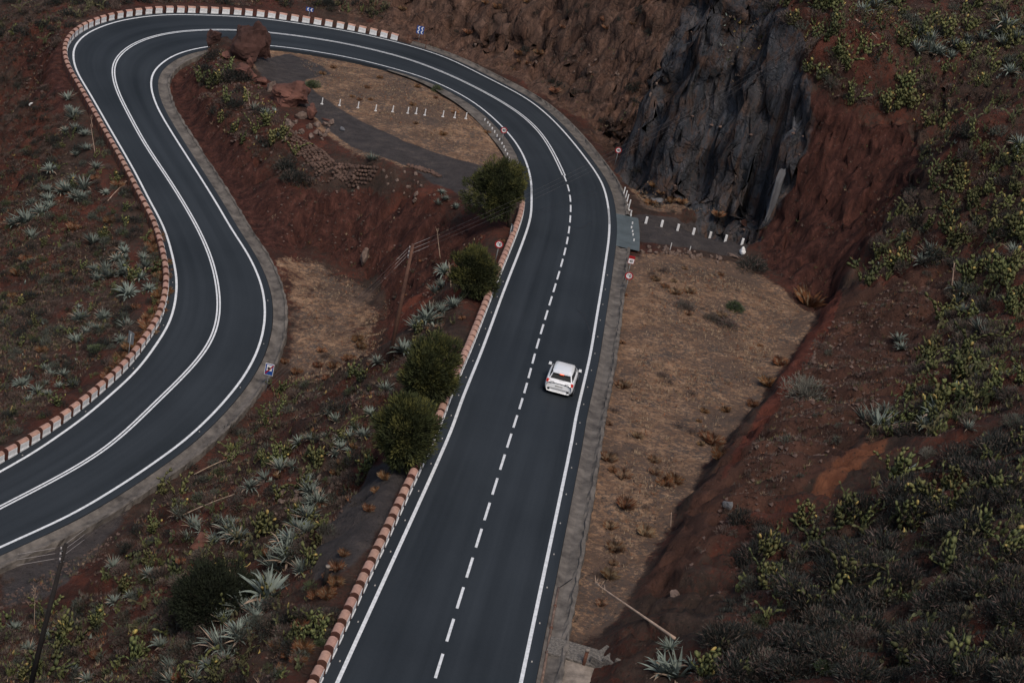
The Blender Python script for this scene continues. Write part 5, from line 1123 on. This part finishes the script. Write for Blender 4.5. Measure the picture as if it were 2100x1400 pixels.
pts = [Vector(hit(*p)) + Vector((0, 0, .2)) for p in ((1144, 1212), (1160, 1201), (1172, 1193), (1186, 1190))]; q = MB(); q.tube([p - pts[0] for p in pts], .03, 6); o = q.build('cable', BLKP, None, True); o.location = pts[0]; tag(o, 'black cable crossing the gutter at the upper end of the pipe', 'cable')

# ------------------------------------------------------------------ uncountable ground cover
def cover(name, zones, size, ms, seed, wid=.3, blades=5, lab=None, cat=None):
    rg = np.random.RandomState(seed); V = []; F = []; M = []; nv = 0
    for zn, n in zones:
        P = np.array(ZN[zn] if zn in ZN else PX[zn]); hull = plan(P); x0, y0 = hull.min(0) - 1; x1, y1 = hull.max(0) + 1
        pts = np.stack([rg.uniform(x0, x1, n * 10), rg.uniform(y0, y1, n * 10)], 1); k = in_poly(hull, pts[:, 0], pts[:, 1]); pts = pts[k]
        dn = vnoise(pts[:, 0] * .5 + seed, pts[:, 1] * .5) * .7 + vnoise(pts[:, 0] * 1.9, pts[:, 1] * 1.9 + seed) * .3; pts = pts[dn > rg.uniform(.25, .7, len(pts))][:n]
        _, ix = road_z(pts); dd = np.linalg.norm(pts - Cw[ix, :2], axis=1); pts = pts[dd > 6.4]
        z = ground(pts)
        for (x, y), zz in zip(pts, z):
            s0 = size * rg.uniform(.5, 1.4); mi = rg.randint(len(ms)) if rg.rand() < .5 else 0
            for b_ in range(blades):
                az = rg.uniform(0, 6.28); e_ = rg.uniform(.3, 1.4); L_ = s0 * rg.uniform(.6, 1.2); cx_, sx_ = math.cos(az), math.sin(az); w_ = L_ * wid; px_, py_ = x + cx_ * s0 * .3, y + sx_ * s0 * .3
                tx, ty, tz = px_ + cx_ * L_ * math.cos(e_), py_ + sx_ * L_ * math.cos(e_), zz + L_ * math.sin(e_)
                V += [(px_ - sx_ * w_, py_ + cx_ * w_, zz - .02), (px_ + sx_ * w_, py_ - cx_ * w_, zz - .02), (tx, ty, tz)]; F.append((nv, nv + 1, nv + 2)); M.append(mi); nv += 3
    o = link(name, mesh_from(V, F, False, M), ms); o['kind'] = 'stuff'; o['label'] = lab; o['category'] = cat; return o
cover('dry_grass', [('lot', 5200), ('inner', 1800), ('gulch', 1200), ('hollow', 1400), ('verge', 700), ('edge', 700)], .15, [SHT, SHO, SHB], 3, .14, 5, 'short dry grass on the flat ground beside the roads', 'grass')
cover('low_scrub', [('upright', 8500), ('mid', 14000), ('left', 14000), ('bluff', 1500), ('top', 4000), ('farleft', 1800), ('toprim', 700), ('cliffs', 1300), ('shoulder', 600), ('beyond', 5200), ('beyondleft', 4000), ('spoil', 2600), ('redbank', 900), ('scoop', 250), ('blockside', 700)], .20, [SHB, SHL, SHG, SHL, SHP, SHB, SHT, SHO, SHD], 4, .10, 8, 'low dark twiggy scrub covering the slopes', 'scrub')
cover('dark_scrub', [('lowright', 9500), ('beyond', 3500)], .20, [SHD, SHD, SHB, SHD, SHG], 14, .10, 8, 'low scrub coloured dark for the shade of the lower right slope', 'scrub')  # dark scrub colours stand in for the shade on this slope
cover('cactus_litter', [('upright', 2300), ('lowmid', 260), ('mid', 600), ('bluff', 200), ('left', 200)], .24, [CAC, CAY, AGV], 5, .30, 3, 'loose cactus pads and small succulents on the slopes', 'ground cover')
RKS = mat('small_stone', (.105, .068, .055), .95, .5, .5, c2=(.045, .030, .026))
def stones(name, zones, seed):
    rg = np.random.RandomState(seed); V = []; F = []; nv = 0
    for zn, n, s1 in zones:
        hull = plan(ZN[zn] if zn in ZN else PX[zn]); x0, y0 = hull.min(0); x1, y1 = hull.max(0); pts = np.stack([rg.uniform(x0, x1, n * 4), rg.uniform(y0, y1, n * 4)], 1); pts = pts[in_poly(hull, pts[:, 0], pts[:, 1])][:n]
        _, ix = road_z(pts); pts = pts[np.linalg.norm(pts - Cw[ix, :2], axis=1) > 6.4]; z = ground(pts)
        for (x, y), zz in zip(pts, z):
            s = s1 * rg.uniform(.4, 1.3); o = rg.uniform(.6, 1.2, 6) * s
            V += [(x + o[0], y, zz), (x, y + o[1], zz + s * .1), (x - o[2], y, zz), (x, y - o[3], zz - s * .1), (x + s * .15, y, zz + o[4] * .8), (x, y, zz - o[5])]
            a = nv; F += [(a, a + 1, a + 4), (a + 1, a + 2, a + 4), (a + 2, a + 3, a + 4), (a + 3, a, a + 4), (a + 1, a, a + 5), (a + 2, a + 1, a + 5), (a + 3, a + 2, a + 5), (a, a + 3, a + 5)]; nv += 6
    o = link(name, mesh_from(V, F), RKS); o['kind'] = 'stuff'; o['label'] = 'loose small stones on the slopes and banks'; o['category'] = 'stones'
stones('loose_stones', [('right', 700, .11), ('mid', 900, .12), ('left', 600, .12), ('bluff', 350, .16), ('spoil', 700, .14), ('cliffs', 260, .14), ('redbank', 500, .12), ('lot', 500, .07), ('shoulder', 300, .12), ('greyrock', 60, .16), ('redleft', 200, .15)], 6)

# ------------------------------------------------------------------ labels: each repeat is named by what stands nearest to it
LM = [((553, 757), 'the blue rectangular sign'), ((1155, 775), 'the white car'), ((271, 694), 'the grey sign back'), ((637, 20), 'the wide chevron sign'), ((863, 62), 'the square chevron sign'), ((1030, 502), 'the left 60 sign'), ((1290, 565), 'the right 60 sign'), ((1034, 267), 'the inner 40 sign'), ((1268, 308), 'the cliffside 40 sign'),
      ((822, 640), 'the reddish utility pole'), ((95, 1280), 'the dark leaning pole'), ((438, 1213), 'the dark dome bush'), ((835, 890), 'the broad round pine'), ((882, 768), 'the tall ragged pine'), ((1024, 393), 'the pine at the bend'), ((972, 563), 'the low round pine'), ((597, 205), 'the big angular boulder'), ((515, 75), 'the tall dark boulder'), ((1650, 780), 'the big pale shrub'), ((1507, 620), 'the round green shrub'), ((1300, 1250), 'the long leaning stalk'),
      ((1500, 250), 'the grey cliff'), ((1760, 400), 'the red scoop'), ((1740, 960), 'the orange soil streak'), ((1955, 570), 'the pale standing stalk'), ((1265, 1330), 'the stone steps'), ((680, 330), 'the curved stone wall'), ((1400, 470), 'the square white posts'), ((1280, 470), 'the driveway'), ((2100, 0), 'the top right corner'), ((2100, 1400), 'the bottom right corner'), ((0, 1400), 'the bottom left corner'), ((0, 0), 'the top left corner'), ((0, 600), 'the left edge'), ((2100, 750), 'the right edge'), ((1700, 1300), 'the dark lower slope'), ((1800, 100), 'the lying straw stalk'), ((310, 150), 'the inner hairpin'), ((400, 1030), 'the lower lying stalk'), ((670, 1190), 'the dark stub post'), ((150, 110), 'the outer hairpin'), ((350, 560), 'the lower bend')]
LOOK = {'shrub green': 'green shrub', 'guard': 'terracotta guard block with white road face', 'stud': 'small white road stud', 'agave': 'spiky grey-green agave', 'cactus': 'yellow-green prickly pear', 'shrub brown': 'brown twiggy shrub', 'shrub grey': 'grey-green shrub', 'shrub dark': 'dark shrub', 'grass rust': 'rusty orange grass tuft', 'grass straw': 'straw grass tuft', 'stone': 'brown stone'}
def ordinal(n):
    if n < 20: return ORD[n]
    tens = {2: 'twenty', 3: 'thirty', 4: 'forty', 5: 'fifty'}[(n + 1) // 10]; u = (n + 1) % 10
    return tens + '-' + ORD[u - 1] if u else {2: 'twentieth', 3: 'thirtieth', 4: 'fortieth', 5: 'fiftieth'}[(n + 1) // 10]
bins = {}
for o, kind, px in PLACED:
    ds = [(px[0] - a[0]) ** 2 + ((px[1] - a[1]) * 1.3) ** 2 for a, _n in LM]; k = int(np.argmin(ds)); dx, dy = px[0] - LM[k][0][0], (px[1] - LM[k][0][1]) * 1.3
    dr = ('right of' if dx > 0 else 'left of') if abs(dx) > abs(dy) else ('below' if dy > 0 else 'above')
    bins.setdefault((kind, k, dr), []).append((ds[k], o))
for (kind, k, dr), L_ in bins.items():
    L_.sort(key=lambda q: q[0])
    for i, (_d, o) in enumerate(L_):
        how = '' if len(L_) == 1 else (', nearest' if i == 0 else (', farthest off' if i == len(L_) - 1 and len(L_) > 2 else ', %s nearest' % ordinal(i)))
        o['label'] = '%s %s %s%s' % (LOOK[kind], dr, LM[k][1], how)
